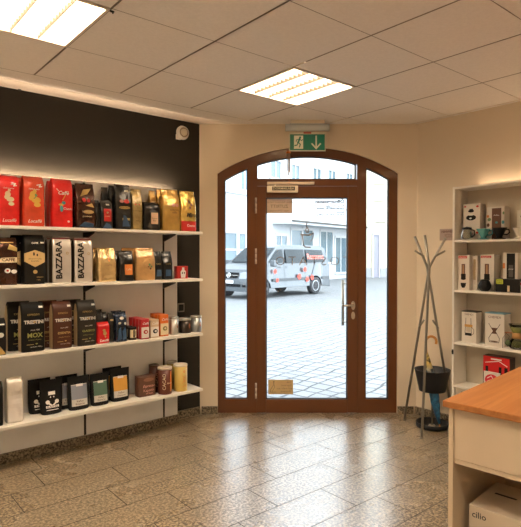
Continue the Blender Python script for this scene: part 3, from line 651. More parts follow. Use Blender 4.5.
trest(78, 96.9, 300, 346.6, mat('charcoal_matt', (.016, .012, .008), .5, bump=.2), 'CLASSICO', mat('green_gold_ink', (.36, .36, .10), .5), 'tall charcoal coffee bag with silver lettering')
pack('coffee_bag', 'coffee bag', 'black coffee bag with gold base cut by the left picture edge on the third shelf', -13, 6.5, 318.5, 357, 2, 'brick', BLKM, .09, None, [('label', GOLDI, [('p', [(-.48, .02), (.48, .02), (.1, .28), (-.3, .22)])]), ('label', SILVI, [('e', .2, .55, .16, .14), ('r', -.2, .4, .82, .86)])], G3)
pack('coffee_tin', 'tin', 'short bright red pack with a gold crest on the third shelf', 97.6, 110, 322, 343.6, 2, 'brick', mat('red_pack', (.66, .012, .015), .35), .07, None, [('emblem', GOLDI, [('e', .08, .48, .15, .16), ('e', .02, .62, .12, .10), ('e', .12, .32, .07, .08)]), ('lettering', WHI, [('t', 'Lucaffè', .02, .14, .7, script)])], G3, crk=.001)
for x0, x1, yt, Yq, lb in ((96, 104, 309.5, 3.93, 'black pouch behind the short red pack, left one'), (103.6, 108.3, 312, 3.945, 'black pouch behind the short red pack, right one')):
    pack('coffee_bag', 'coffee bag', lb, x0, x1, yt, 340, 2, 'gusset', BLK, .08, Yq, [], G3)
pack('coffee_bag', 'coffee bag', 'small black foil bag left of the blue marbled bag', 109.4, 115.2, 312.5, 342.3, 2, 'gusset', BLK, .07, None, [('label', GOLDI, [('e', 0, .75, .3, .14)])], G3, crk=.006)
pack('coffee_bag', 'coffee bag', 'small blue marbled foil bag with a silver top', 116.4, 127.6, 311.5, 342.2, 2, 'gusset', NAVY, .065, None, [('label', BLUEI, [('p', [(-.4, .05), (.0, .1), (-.1, .5), (-.3, .4)]), ('p', [(.1, .05), (.42, .1), (.3, .5), (.05, .35)])]), ('label', SILVI, [('e', .05, .78, .2, .12), ('e', .3, .6, .1, .12), ('e', -.2, .62, .12, .1)])], G3, 1, 'small blue foil bag behind the blue marbled bag', .007)
def can(name, cat, label, xl, xr, ytop, ybot, shelf, body, lid, prints=(), group=None, behind=0, blabel=None, lidh=.08, Y=None, dx=0):
    z = SZ[shelf]; xm = (xl+xr)/2
    Y0 = Y or min(max(on_z(xm, ybot, z).y, SF+.006), 3.95)
    w = on_Y(xr, 300, Y0+.03).x-on_Y(xl, 300, Y0+.03).x; r = w/2*.98
    X = (on_Y(xl, 300, Y0+r).x+on_Y(xr, 300, Y0+r).x)/2; Yc = Y0+r+.004
    h = on_Y(xm, ytop, Yc).z-z
    t = empty(name, (X, Yc, z+.0008), 0, label, cat, group)
    g = MB(); g.lathe([(0, 0), (r*.97, 0), (r*.98, .003), (r*.98, h*(1-lidh)), (0, h*(1-lidh))], n=36); g.build('canister', body, t)
    g = MB(); g.lathe([(0, h*(1-lidh)), (r, h*(1-lidh)), (r*1.01, h*(1-lidh*.5)), (r, h), (r*.9, h), (r*.88, h-.002), (0, h-.002)], n=36); g.build('lid', lid, t)
    fn = lambda L: (lambda u, v: (math.sin(u/r)*(r*.98+L), -math.cos(u/r)*(r*.98+L), v))
    for k, (nm, mm, items) in enumerate(prints):
        its = []
        for it in items:
            if it[0] == 'r': its.append(('r', it[1]*w, it[2]*w, it[3]*h, it[4]*h))
            elif it[0] == 'e': its.append(('e', it[1]*w, it[2]*h, it[3]*w, it[4]*w))
            else:
                o_ = it[5] if len(it) > 5 else {}
                vs, _ = text_shape(it[1], 1, **o_); k_ = 1 if o_.get('vertical') else 0
                its.append(('t', it[1], it[2]*w, it[3]*h, it[4]*(h if k_ else w)/(max(v[k_] for v in vs)-min(v[k_] for v in vs)), o_))
        decal(nm, its, fn(.0008+.0005*k), mm, t)
    for k in range(behind):
        yy = Yc+(2*r+.005)*(k+1)
        if yy+r > PF-.002: break
        dup(t, (X+dx*(k+1), yy, z+.0008), blabel+('' if k == 0 else ', last of the row'))
    return t
DARKT = mat('dark_tin', (.05, .035, .025), .35, .5)
can('glass_jar', 'jar', 'small dark jar with a cream label on the third shelf', 128.2, 136.2, 327, 340.4, 2, DARKT, BLKM, [('label', CREAMI, [('r', -.45, .5, .18, .8)]), ('label', INK, [('r', -.1, .1, .2, .78), ('r', .2, .28, .3, .7)])], G3, 1, 'small dark jar behind the cream labelled jar', .14)
RP = mat('red_white_pack', (.52, .02, .025), .4)
sp = lambda c, e: [('label', e, [('r', -.44, .46, .06, .60)]), ('label', c, [('e', .05, .36, .26, .22)]), ('lettering', WHI, [('t', 'Caffè', .02, .78, .7, script)]), ('emblem', e, [('e', .08, .36, .12, .10)])]
pack('coffee_pack', 'pack', 'small red and white brick pack on the third shelf', 141, 149.6, 319, 339.7, 2, 'box', RP, .05, None, sp(RP, WHITE), G3, 3, 'small red pack in the row behind the red and white one', 0, body='carton')
for k, (x0, x1) in enumerate(((134.6, 138.6), (138, 142))):
    pass
pack('coffee_pack', 'pack', 'small brick pack with black and white print between the red and the orange pack', 150.3, 159.4, 319.3, 337.8, 2, 'box', mat('cream_pack', (.66, .50, .33), .5), .05, None, sp(INK, WHITE), G3, 3, 'small brick pack in the row behind the black and white printed one', 0, body='carton')
OP = mat('orange_pack', (.78, .17, .02), .4)
pack('coffee_pack', 'pack', 'small orange brick pack with a cream label on the third shelf', 160.2, 169, 314.5, 336.2, 2, 'box', OP, .055, None, sp(mat('olive_ink', (.25, .20, .07), .5), CREAMI), G3, 3, 'small orange pack in the row behind the front orange one', 0, body='carton')
TIN = mat('silver_tin', (.55, .53, .48), .32, .75)
cp = [('emblem', mat('copper_ink', (.45, .14, .05), .4), [('e', .16, .48, .10, .20)]), ('emblem', CREAMI, [('e', .16, .52, .03, .10)])]
can('coffee_tin', 'tin', 'silver coffee tin with a brown drop emblem, left of the dark tin', 170.3, 178.2, 317, 335.2, 2, TIN, TIN, cp, G3, 2, 'silver tin behind the left silver tin', .1)
can('coffee_tin', 'tin', 'dark coffee tin with a brown drop emblem between two silver tins', 179.4, 190.6, 318, 333.6, 2, DARKT, TIN, cp, G3, 1, 'dark tin behind the front dark tin', .14)
can('coffee_tin', 'tin', 'silver coffee tin with a brown drop emblem at the right end of the third shelf', 191.2, 201, 315.8, 332.6, 2, mat('grey_tin', (.33, .34, .33), .35, .7), TIN, cp, G3, 1, 'grey tin behind the last silver tin', .1)
p = on_Y(180.5, 307.5, WL)
t = empty('wall_socket', (p.x, WL, p.z), 0, 'small black socket with light rim on the dark wall above the third shelf', 'socket')
m = MB(); m.box(-.035, .035, -.012, 0, -.04, .04); m.build('rim', mat('socket_rim', (.30, .27, .22), .4), t, bevel=.003)
m = MB(); m.box(-.024, .024, -.016, -.010, -.029, .029); m.build('insert', BLACKP, t)
# lowest shelf
pack('coffee_bag', 'coffee bag', 'white silver coffee bag without label, leftmost on the lowest shelf', 6.3, 23.2, 377, 423, 3, 'brick', WSIL, .09, None, [('label', mat('white_matt', (.74, .69, .64), .5), [('r', -.42, .42, .04, .62)])], G4, 1, 'shiny silver coffee bag behind the white silver one', .006, dx=-.05)
pack('coffee_bag', 'coffee bag', 'dark coffee bag cut off at the left edge of the lowest shelf', -9, 3, 382, 427, 3, 'brick', BLKM, .09, None, [], G4)
def doy(label, xl, xr, yt, yb, prints, nb=1, bl=None, dx=-.06, dy=.088):
    r = pack('stand_up_pouch', 'pouch', label, xl, xr, yt, yb, 3, 'doy', BLKM, .075, None, prints, G4, 0, crk=.0015)
    if nb:
        t = r[0]; y = min(t.location.y+dy, PF-.042); c = dup(t, (t.location.x+dx, y, t.location.z), bl, rz=.05)
        bpy.context.view_layer.update()
doy('black stand-up pouch with a white anchor-like emblem on the lowest shelf', 40.6, 63.6, 379.5, 414.5, [('emblem', WHI, [('e', -.2, .36, .09, .09), ('e', .2, .36, .09, .09), ('l', [(-.18, .34), (0, .24), (.18, .34)], .07), ('r', -.28, .28, .19, .26), ('r', -.26, .26, .12, .14), ('r', -.16, .14, .56, .66), ('e', -.07, .5, .03, .03), ('e', .07, .5, .03, .03)]), ('lettering', INK, [('t', 'KAFFEE', 0, .225, .46)])], 1, 'plain looking black stand-up pouch left behind the one with the white emblem')
lab = lambda c: [('label', mat('pale_label', (.66, .62, .56), .6), [('r', -.36, .34, .12, .76)]), ('label', c, [('r', -.36, .34, .32, .74)]), ('label', WHI, [('r', -.14, .16, .70, .77)]), ('lettering', BROWNI, [('t', 'Kaffee', 0, .26, .3), ('t', 'Rösterei', 0, .18, .4)])]
doy('black stand-up pouch with a blue grey label', 68.6, 91, 376, 410, lab(mat('blue_grey_label', (.28, .30, .36), .6)), 1, 'black stand-up pouch behind the blue grey labelled one')
doy('black stand-up pouch with a green label', 91.6, 110.6, 373, 405.6, lab(mat('green_label', (.09, .17, .12), .6)), 0)
doy('black stand-up pouch with an orange yellow label, rightmost of the pouches', 111.5, 131, 368, 401.2, lab(mat('amber_label', (.72, .36, .06), .6)), 1, 'black stand-up pouch behind the orange labelled one', dx=-.03)
BB = mat('brown_carton', (.12, .05, .028), .45)
pack('coffee_carton', 'box', 'brown coffee carton with script lettering on the lowest shelf', 139, 156.2, 375.5, 396.4, 3, 'box', BB, .09, None, [('label', mat('brown_carton_light', (.25, .12, .07), .5), [('e', .05, .84, .3, .1)]), ('lettering', LRED, [('t', 'Espresso', .05, .52, .7, script), ('t', 'Kapseln', .05, .30, .6), ('t', '10 Stück', .08, .14, .4)])], G4, crk=0, body='carton')
MB_ = mat('maroon_canister', (.13, .03, .015), .35); LIDW = mat('pale_lid', (.60, .50, .40), .4)
can('cocoa_canister', 'canister', 'maroon canister with pale lid in the front row of the lowest shelf', 158.2, 171.2, 366.8, 391.4, 3, MB_, LIDW, [('label', ORANGEI, [('r', .16, .34, .1, .86)]), ('lettering', CREAMI, [('t', 'CACAO', -.28, .48, .6, dict(vertical=True)), ('t', 'Amaro', .12, .42, .5, script)])], G4, 0, None, .08, Y=3.82)
can('cocoa_canister', 'canister', 'dark maroon canister left behind the front maroon one', 149.2, 158.6, 364.6, 386.5, 3, mat('dark_maroon', (.07, .02, .012), .4), mat('dark_lid', (.10, .05, .03), .4), [('lettering', CREAMI, [('t', 'CACAO', .1, .45, .5, dict(vertical=True))])], G4, 0, None, .08, Y=3.945)
YC = mat('gold_canister', (.62, .43, .10), .4)
can('cocoa_canister', 'canister', 'golden canister with pale lid, rightmost on the lowest shelf', 174.2, 186.6, 364, 388.8, 3, YC, mat('cream_lid', (.74, .66, .52), .4), [('lettering', ORANGEI, [('t', 'Vanille', .0, .5, .6, dict(vertical=True)), ('t', 'drink', .1, .2, .4)])], G4, 0, None, .07, Y=3.82)
can('cocoa_canister', 'canister', 'olive golden canister left behind the rightmost golden one', 167.2, 176.6, 361, 384, 3, mat('olive_canister', (.42, .30, .08), .4), mat('grey_lid', (.45, .42, .36), .4), [('lettering', BROWNI, [('t', 'Banane', .0, .5, .6, dict(vertical=True))])], G4, 0, None, .07, Y=3.945)

# ------------------------------------------------------------ bookcase on the right wall
BX0, BX1 = 4.05, 4.262; BY1 = 2.335; BY0 = .75
bc = empty('bookcase', (BX0, BY1, 0), 0, 'tall white open bookcase with coffee gear along the right wall', 'bookcase')
def bb(name, x0, x1, y0, y1, z0, z1, m=SHELFW):
    g = MB(); g.box(x0-BX0, x1-BX0, y0-BY1, y1-BY1, z0, z1); return g.build(name, m, bc, bevel=.001)
bb('side_panel', BX0, BX1, BY1-.018, BY1, 0, 2.07); bb('side_panel', BX0, BX1, BY0, BY0+.018, 0, 2.07); bb('divider', BX0+.001, BX1, 1.53, 1.548, .01, 2.05)
bb('top_board', BX0-.002, BX1, BY0, BY1, 2.05, 2.068); bb('back_board', BX1-.006, BX1, BY0+.018, BY1-.018, .01, 2.05, mat('bookcase_back', (.62, .54, .42), .5))
KZ = [1.624, 1.207, .768, .405, .06]
for z in KZ: bb('shelf_board', BX0+.003, BX1-.006, BY0+.018, BY1-.018, z-.018, z)
for z in (.70,):
    p = on_X(454.2, 352, BX0-.0); g = MB(); g.tube([(.004, -.009, p.z), (-.008, -.009, p.z)], .008, 10); g.box(-.006, 0, -.016, -.003, p.z-.02, p.z+.02); g.build('cabinet_lock', BLACKM, bc)
m = MB(); m.box(BX1-.07, BX1-.03, BY0+.1, BY1-.12, 2.070, 2.076); o = m.build('led_strip', mat('led_strip_soft', (1, .74, .50), emit=3)); tag(o, 'warm light strip lying on top of the bookcase', 'light strip')

def rbox(name, cat, label, xl, xr, ytop, shelf, mats, inset=.03, dep=.10, prints=(), z=None, group='goods in the bookcase', body='carton', rot=0):
    """carton facing the room (-X); xl/xr picture extents of its face"""
    zs = KZ[shelf] if z is None else z; X = BX0+inset
    A, B = on_X(xl, 300, X), on_X(xr, 300, X); w = A.y-B.y; h = on_X((xl+xr)/2, ytop, X).z-zs
    t = empty(name, (X+dep/2, (A.y+B.y)/2, zs+.0008), -PI/2+rot, label, cat, group)       # local -Y faces the room
    g = MB(); g.box(-w/2, w/2, -dep/2, dep/2, 0, h); g.build(body, mats, t, bevel=.0015)
    k = 0
    for nm, mm, items in prints:
        its = []
        for it in items:
            if it[0] == 'r': its.append(('r', it[1]*w, it[2]*w, it[3]*h, it[4]*h))
            elif it[0] == 'e': its.append(('e', it[1]*w, it[2]*h, it[3]*w, it[4]*w))
            elif it[0] == 'p': its.append(('p', [(a*w, b*h) for a, b in it[1]]))
            elif it[0] == 'l': its.append(('l', [(a*w, b*h) for a, b in it[1]], it[2]*w))
            else:
                o_ = it[5] if len(it) > 5 else {}; vs, _ = text_shape(it[1], 1, **o_); its.append(('t', it[1], it[2]*w, it[3]*h, it[4]*w/(max(v[0] for v in vs)-min(v[0] for v in vs)), o_))
        k += 1; decal(nm, its, (lambda L: lambda u, v: (u, -dep/2-L, v))(.0004*k+.0004), mm, t)
    return t, w, h
CART = mat('white_carton', (.72, .66, .58), .5); CUPW = mat('white_ceramic', (.78, .72, .62), .2, coat=.5)
# local +x of a carton runs towards -Y, i.e. to the right in the picture: check with rotation -90 deg
rbox('kettle_carton', 'box', 'white carton with a glass kettle picture on the top bookcase shelf', 462.7, 479.2, 204, 0, CART, .10, .09, [('emblem', INK, [('e', -.02, .62, .30, .16), ('r', -.12, .1, .78, .86), ('e', -.02, .80, .18, .08)]), ('emblem', SILVI, [('e', -.02, .70, .2, .05), ('e', -.05, .6, .08, .05)]), ('label', REDI, [('e', -.38, .93, .07, .05), ('e', .36, .92, .08, .06), ('e', .36, .2, .08, .06)])])
rbox('dripper_carton', 'box', 'white carton with coloured dots and a brown centre strip on the top bookcase shelf', 486, 504, 207, 0, CART, .10, .09, [('label', BROWNI, [('r', -.2, .32, .0, .96)]), ('label', ORANGEI, [('e', -.42, .72, .07, .08)]), ('label', GREENI, [('e', -.34, .62, .10, .09), ('e', .44, .8, .05, .08)]), ('label', TEALI, [('e', .42, .52, .08, .1), ('e', .06, .52, .08, .06)]), ('label', BROWNI, [('e', -.4, .45, .08, .1), ('e', .42, .3, .07, .1)]), ('lettering', WHI, [('t', 'Kaffee', .06, .74, .3)])])
rbox('filter_carton', 'box', 'white carton half cut by the right picture edge on the top bookcase shelf', 516.5, 534, 210, 0, CART, .10, .09, [('emblem', BROWNI, [('l', [(-.3, .8), (-.1, .6), (.1, .8)], .04), ('e', -.1, .55, .12, .1)])])
def bpos(x, shelf, inset): q = on_X(x, 300, BX0+inset); return (BX0+inset, q.y, KZ[shelf]+.0008)
# glass server
GL2 = thin_glass('clear_glassware', (.86, .86, .82), 1.45)
t = empty('glass_server', bpos(466.5, 0, .035), 0, 'round glass coffee server in front of the kettle carton', 'glass server', 'goods in the bookcase')
g = MB(); g.lathe([(.0, .001), (.040, .001), (.048, .018), (.046, .05), (.036, .078), (.034, .092), (.037, .094), (.034, .088), (.033, .076), (.043, .048), (.044, .02), (.037, .005), (0, .005)], n=28); g.build('vessel', GL2, t)
g = MB(); g.lathe([(.034, .088), (.038, .088), (.038, .10), (.012, .106), (0, .112)], n=24); g.build('lid', BLACKP, t)
g = MB(); g.tube([(-.01, -.036, .085), (-.012, -.07, .075), (-.012, -.074, .04), (-.008, -.047, .02)], .005, 8); g.build('handle', BLACKP, t)
def dripper(label, x, shelf, inset, m, s=1):
    t = empty('coffee_dripper', bpos(x, shelf, inset), 0, label, 'coffee dripper', 'cone drippers in the bookcase')
    g = MB(); g.lathe([(.0, .0), (.044*s, .0), (.046*s, .006*s), (.026*s, .010*s), (.020*s, .018*s), (.024*s, .026*s), (.054*s, .084*s), (.057*s, .088*s), (.053*s, .088*s), (.021*s, .030*s), (.0, .028*s)], n=32); g.build('cone', m, t, smooth=True)
    g = MB(); g.tube([(0, -.046*s, .074*s), (0, -.072*s, .072*s), (0, -.076*s, .048*s), (0, -.058*s, .034*s), (0, -.034*s, .036*s)], .006*s, 8); g.build('handle', m, t)
    return t
dripper('turquoise ceramic coffee dripper on the top bookcase shelf', 483, 0, .04, mat('teal_ceramic', (.10, .36, .38), .2, coat=.5), .98)
dripper('black ceramic coffee dripper on the top bookcase shelf', 499, 0, .04, BLACKP, 1.02)
dripper('cream white ceramic coffee dripper at the right edge of the top bookcase shelf', 519, 0, .04, CUPW, .95)
# second bookcase shelf
gr = [('label', REDI, [('r', -.44, .3, .90, .965)]), ('lettering', WHI, [('t', 'zassenhaus', -.07, .93, .6)]), ('emblem', BROWNI, [('r', -.16, .14, .44, .74)]), ('emblem', INK, [('r', -.2, .2, .34, .46), ('e', 0, .32, .22, .10)]), ('emblem', INK, [('p', [(-.24, .2), (.24, .2), (.2, .12), (.1, .06), (-.1, .06), (-.2, .12)])]), ('emblem', mat('copper_ink2', (.45, .24, .12), .4), [('r', -.08, .06, .46, .72)])]
rbox('grinder_carton', 'box', 'white carton with a coffee grinder picture, left of the two alike', 457.5, 469.2, 255, 1, CART, .05, .10, gr)
rbox('grinder_carton', 'box', 'white carton with a coffee grinder picture behind the black octagonal dripper', 480, 493.8, 254.5, 1, CART, .10, .10, gr)
rbox('filter_carton', 'box', 'plain pale carton between the two grinder cartons', 472.2, 477, 256, 1, CART, .10, .08, [('emblem', KRAFT, [('r', -.3, .2, .3, .9)])])
t = empty('glass_dripper', bpos(484.6, 1, .035), 0, 'black octagonal coffee dripper lying in front of the grinder carton', 'coffee dripper', 'cone drippers in the bookcase')
g = MB(); g.lathe([(0, 0), (.030, .0), (.052, .030), (.054, .048), (.040, .080), (.036, .083), (.036, .078), (0, .07)], n=8); g.build('octagonal_body', BLACKP, t, bevel=.002)
g = MB(); g.lathe([(.034, .08), (.038, .083), (.026, .095), (0, .097)], n=8); g.build('lid', mat('black_gloss', (.02, .02, .02), .15), t)
rbox('drip_kettle_carton', 'box', 'black and white carton standing on the flat black case', 502.6, 517.5, 253, 1, CART, .06, .09, [('label', INK, [('r', -.24, .32, .02, .98)]), ('label', mat('grey_ink', (.09, .08, .075), .5), [('r', -.1, .2, .1, .55)]), ('lettering', WHI, [('t', 'press', .05, .4, .3)]), ('label', ORANGEI, [('r', -.5, -.34, .42, .62)])], z=KZ[1]+.098)
rbox('flat_case', 'box', 'flat black carton with a yellow label on the second bookcase shelf', 495.3, 519.5, 279, 1, BLACKP, .035, .15, [('label', mat('lime_label', (.50, .55, .05), .5), [('r', -.46, -.18, .60, .95)]), ('lettering', INK, [('t', 'BREWER', -.32, .83, .22), ('t', 'coffee', -.32, .70, .2)]), ('label', CREAMI, [('r', .0, .1, .05, .5)])])
rbox('white_red_carton', 'box', 'white and red carton cut by the right picture edge on the second bookcase shelf', 520.2, 534, 282, 1, CART, .05, .10, [('label', REDI, [('r', -.5, .5, .7, .9)])])
# third bookcase shelf
kt = lambda: [('emblem', INK, [('l', [(-.2, .78), (-.22, .6), (-.26, .3), (.18, .3), (.16, .6), (.14, .78)], .03), ('r', -.26, .2, .22, .30)]), ('emblem', mat('glass_print', (.55, .47, .38), .5), [('r', -.18, .12, .34, .58)]), ('label', mat('wood_print', (.62, .32, .08), .5), [('r', -.28, .26, .5, .58)]), ('lettering', BROWNI, [('t', 'CHEMEX', .0, .9, .62)]), ('emblem', BROWNI, [('l', [(.2, .5), (.36, .42), (.34, .3), (.2, .26)], .03)])]
t, w, h = rbox('press_carton', 'box', 'white carton with dark lid and a coffee press picture on the third bookcase shelf', 461.8, 476.3, 311.5, 2, CART, .07, .09, kt())
g = MB(); g.box(-w/2-.001, w/2+.001, -.046, .046, h-.006, h+.002); g.build('dark_lid', BLACKM, t)
t, w, h = rbox('carafe_carton', 'box', 'tall white carton with an hourglass carafe picture and blue top', 485.2, 504.6, 313.5, 2, CART, .055, .11, [('emblem', INK, [('l', [(-.3, .68), (-.07, .46), (-.30, .24), (-.26, .12), (.22, .12), (.26, .24), (.05, .46), (.28, .68)], .025)]), ('emblem', BROWNI, [('p', [(-.14, .38), (.12, .38), (.06, .46), (.14, .56), (-.16, .56), (-.08, .46)]), ('e', -.02, .15, .22, .03)]), ('lettering', BROWNI, [('t', 'CHEMEX', .0, .88, .66)])])
g = MB(); g.box(-w/2-.001, w/2+.001, -.056, .056, h-.004, h+.003); g.build('blue_top', mat('blue_lid', (.16, .36, .46), .5), t)
t = empty('glass_carafe', bpos(517.5, 2, .08), 0, 'hourglass carafe with wooden collar and green beans at the right picture edge', 'carafe', 'goods in the bookcase')
g = MB(); g.lathe([(0, .002), (.05, .002), (.064, .02), (.060, .05), (.030, .09), (.026, .105), (.034, .13), (.062, .19), (.064, .192), (.060, .19), (.031, .13), (.023, .105), (.027, .09), (.056, .05), (.060, .02), (.048, .005), (0, .005)], n=32); g.build('glass_body', GL2, t)
g = MB(); g.lathe([(.032, .082), (.040, .082), (.035, .105), (.040, .126), (.033, .126), (.028, .105)], n=28); g.build('wooden_collar', mat('collar_wood', (.50, .26, .08), .5), t)
g = MB(); g.lathe([(0, .007), (.050, .007), (.055, .03), (.04, .06), (0, .062)], n=20); g.lathe([(0, .10), (.026, .11), (.054, .17), (0, .18)], n=20); g.build('green_filling', mat('green_beans', (.20, .21, .05), .7, bump=.8, bscale=60, var=.4, vscale=60), t)
g = MB(); g.tube([(0, .03, .118), (-.02, .06, .124), (-.025, .085, .12)], .005, 8); g.build('wooden_peg', mat('peg_wood', (.30, .12, .05), .5), t)
t = empty('hanging_tag', (BX0+.004, on_X(508.2, 330, BX0+.012).y, KZ[2]+.001), 0, 'dark green leaf tag on a black cord before the carafe', 'tag')
g = MB(); g.lathe([(0, .02), (.022, .04), (.024, .055), (.012, .07), (0, .074)], n=14, sx=.3); g.build('leaf', mat('leaf_dark', (.06, .09, .03), .6, bump=.5), t)
g = MB(); g.tube([(0, 0, .072), (.01, -.01, .10), (.02, .02, .12), (.016, .045, .08), (.004, .04, .004)], .002, 6); g.build('cord', BLACKM, t)
# fourth bookcase shelf
t, w, h = rbox('red_pack', 'pack', 'red foil pack with white print on the fourth bookcase shelf', 483.5, 510.5, 357, 3, mat('dark_brown_pack', (.05, .02, .012), .4), .06, .09, [('label', mat('red_pack', (.66, .012, .015), .35), [('r', -.49, .49, .52, .99)]), ('label', WHI, [('l', [(-.4, .8), (.1, .88), (.4, .76)], .025), ('r', -.2, .2, .9, .94)]), ('label', INK, [('r', -.4, -.3, .3, .7), ('r', .1, .2, .45, .72), ('r', .3, .42, .45, .72)])])
t = empty('gift_pouch', bpos(492.5, 3, .028), 0, 'crumpled white and red pouch in front of the red pack', 'pouch')
me, S_ = bag('pouch', .135, .16, .05, 'doy', CART, 91, .006); o = link('pouch', me, t); o.rotation_euler = (0, 0, -PI/2)
decal('red_print', [('e', 0, .10, .05, .042)], lambda u, v: S_(u, v, .002), mat('rose_red', (.65, .03, .05), .5), t).rotation_euler = (0, 0, -PI/2)
decal('white_marks', [('l', [(-.03, .11), (0, .13), (.02, .1), (.035, .12)], .005), ('l', [(-.03, .085), (.0, .1), (.03, .08)], .005)], lambda u, v: S_(u, v, .003), WHI, t).rotation_euler = (0, 0, -PI/2)
rbox('low_carton', 'box', 'white carton on the bottom bookcase shelf seen over the counter corner', 456.5, 474, 389.5, 4, CART, .03, .14, [('lettering', BROWNI, [('t', 'FILTER', .1, .88, .6)])])
# notice on the wall
A = on_X(440, 235, WR); B = on_X(456, 235, WR); z1 = on_X(445, 229, WR).z; z0 = on_X(445, 240.5, WR).z
t = empty('wall_notice', (WR-.002, (A.y+B.y)/2, z0), -PI/2, 'small greyish notice card on the wall left of the bookcase', 'sign')
w = A.y-B.y; h = z1-z0; g = MB(); g.box(-w/2, w/2, -.004, .002, 0, h); g.build('card', mat('mauve_card', (.42, .32, .27), .6), t)
decal('lettering', [('t', 'HINWEIS', -.0, h*.75, .03, dict(bold=.03)), ('r', -w*.1, w*.4, h*.28, h*.32), ('t', 'privat', w*.05, h*.5, .03)], lambda u, v: (u, -.0046, v), BROWNI, t)

# ------------------------------------------------------------ coat rack
kz = lambda x, y, r: (lambda q: q)(ray(x, y)*(r/((ray(x, y).x*ST+ray(x, y).y*CT)))+Vector((0, 0, CZ)))      # point at street depth r
rack = empty('coat_rack', (0, 0, 0), 0, 'slim grey metal coat rack of three crossing tubes beside the bookcase', 'coat rack')
fl, fm = on_z(404.4, 419, 0.012), on_z(421.8, 437.4, 0.012); fr_ = Vector((4.20, 2.40, .012))
xc = kz(428.6, 267, 4.43)
def through(f, x, y, dep): return kz(x, y, dep)
tops = [kz(445.5, 238, 4.33), kz(424.8, 235, 4.42), kz(414.7, 236.5, 4.50)]
for k, (f, tp, offv) in enumerate(((fl, tops[0], Vector((.012, .0, 0))), (fm, tops[1], Vector((-.010, -.012, 0))), (fr_, tops[2], Vector((0, .014, 0))))):
    g = MB(); g.tube([f, xc+offv, tp], .0105, 12); g.lathe([(0, -.012), (.014, -.012), (.014, .0), (0, .004)], f, n=12); g.build('rack_tube', STEEL, rack)
def onseg(a, b, t): return a+(b-a)*t
for a, b, s in ((onseg(xc, tops[2], .35), kz(415.2, 251, 4.40), 1), (onseg(xc, tops[0], .36), kz(444.8, 251, 4.42), 1), (onseg(fl, xc, .62), None, 0), (onseg(fr_, xc, .62), None, 0)):
    if b is None:
        d_ = (xc-a).normalized(); b = kz(424, 320, 4.5) if a.y > 2.5 else kz(432.8, 320.5, 4.4)
    g = MB(); g.tube([a, b], .008, 10); g.build('peg', STEEL, rack)
# ------------------------------------------------------------ umbrella stand and umbrella
us0 = on_z(432, 427, 0)
st = empty('umbrella_stand', (us0.x, us0.y, 0), 0, 'black umbrella stand with basket and round tray beside the bookcase', 'umbrella stand')
dist = us0.x*ST+us0.y*CT; rt_ = 15.5/F*dist
g = MB(); g.lathe([(0, .0), (rt_*.9, .0), (rt_, .012), (rt_*1.02, .045), (rt_*.97, .045), (rt_*.93, .014), (0, .010)], n=40); g.build('tray', BLACKP, st)
g = MB(); g.tube([(0, 0, .01), (0, 0, .40)], .009, 12); g.lathe([(0, .01), (.03, .01), (.026, .02), (0, .024)], n=20); g.build('post', STEEL, st)
bz0 = 1.5-(391-255)/F*dist; bz1 = 1.5-(370-255)/F*dist; rb = 17.2/F*dist
g = MB(); g.lathe([(rb*.70, bz0), (rb*.74, bz0), (rb, bz1), (rb*1.02, bz1), (rb*1.02, bz1+.004), (rb*.96, bz1+.003), (rb*.70, bz0+.01), (rb*.70, bz0)], n=40, caps=False)
for a_ in (0, 1): g.tube([(-rb*.72*math.cos(.6+a_*PI/2), -rb*.72*math.sin(.6+a_*PI/2), bz0+.005), (0, 0, bz0+.005)], .004, 8)
g.build('basket', mat('basket_black', (.020, .022, .028), .45), st)
# umbrella: wooden crook, yellow patterned upper part, blue lower part
def uv_(x, y, dd=0): return kz(x, y, dist+dd)
ub = empty('umbrella', (us0.x, us0.y, 0), 0, 'closed umbrella with wooden crook, yellow pattern above and blue cloth below', 'umbrella')
tip = uv_(440.2, 428.5, -.05); hd_ = uv_(426.2, 352, -.015)
L = lambda p: p-Vector((us0.x, us0.y, 0))
g = MB(); dirv = (L(tip)-L(hd_)).normalized()
h1 = L(hd_); R_ = Vector((CT, -ST, 0)); pts = [h1+dirv*.03, h1, h1+Vector((0, 0, .09))-R_*.004]
for k in range(1, 9): a = PI-k/8*PI*1.15; pts.append(h1+Vector((0, 0, .09))+R_*(.042+.046*math.cos(a)-.0)+Vector((0, 0, .046*math.sin(a))))
g.tube(pts, .011, 12); g.build('crook_handle', mat('crook_wood', (.62, .27, .06), .4), ub)
mu = bpy.data.materials.new('umbrella_cloth'); mu.use_nodes = True; nt = mu.node_tree; b = nt.nodes['Principled BSDF']; tc = nt.nodes.new('ShaderNodeTexCoord'); sp_ = nt.nodes.new('ShaderNodeSeparateXYZ')
nn = nt.nodes.new('ShaderNodeTexNoise'); nn.inputs['Scale'].default_value = 28; nt.links.new(tc.outputs['Object'], nn.inputs[0]); nt.links.new(tc.outputs['Object'], sp_.inputs[0])
r1 = nt.nodes.new('ShaderNodeValToRGB'); e = r1.color_ramp.elements; e[0].position = .36; e[0].color = (.06, .06, .03, 1); e[1].position = .52; e[1].color = (.72, .52, .14, 1)
r2 = nt.nodes.new('ShaderNodeValToRGB'); e = r2.color_ramp.elements; e[0].position = .35; e[0].color = (.01, .06, .14, 1); e[1].position = .65; e[1].color = (.03, .22, .42, 1)
mr = nt.nodes.new('ShaderNodeMapRange'); mr.inputs[1].default_value = bz1-.04; mr.inputs[2].default_value = bz1+.06; nt.links.new(sp_.outputs[2], mr.inputs[0])
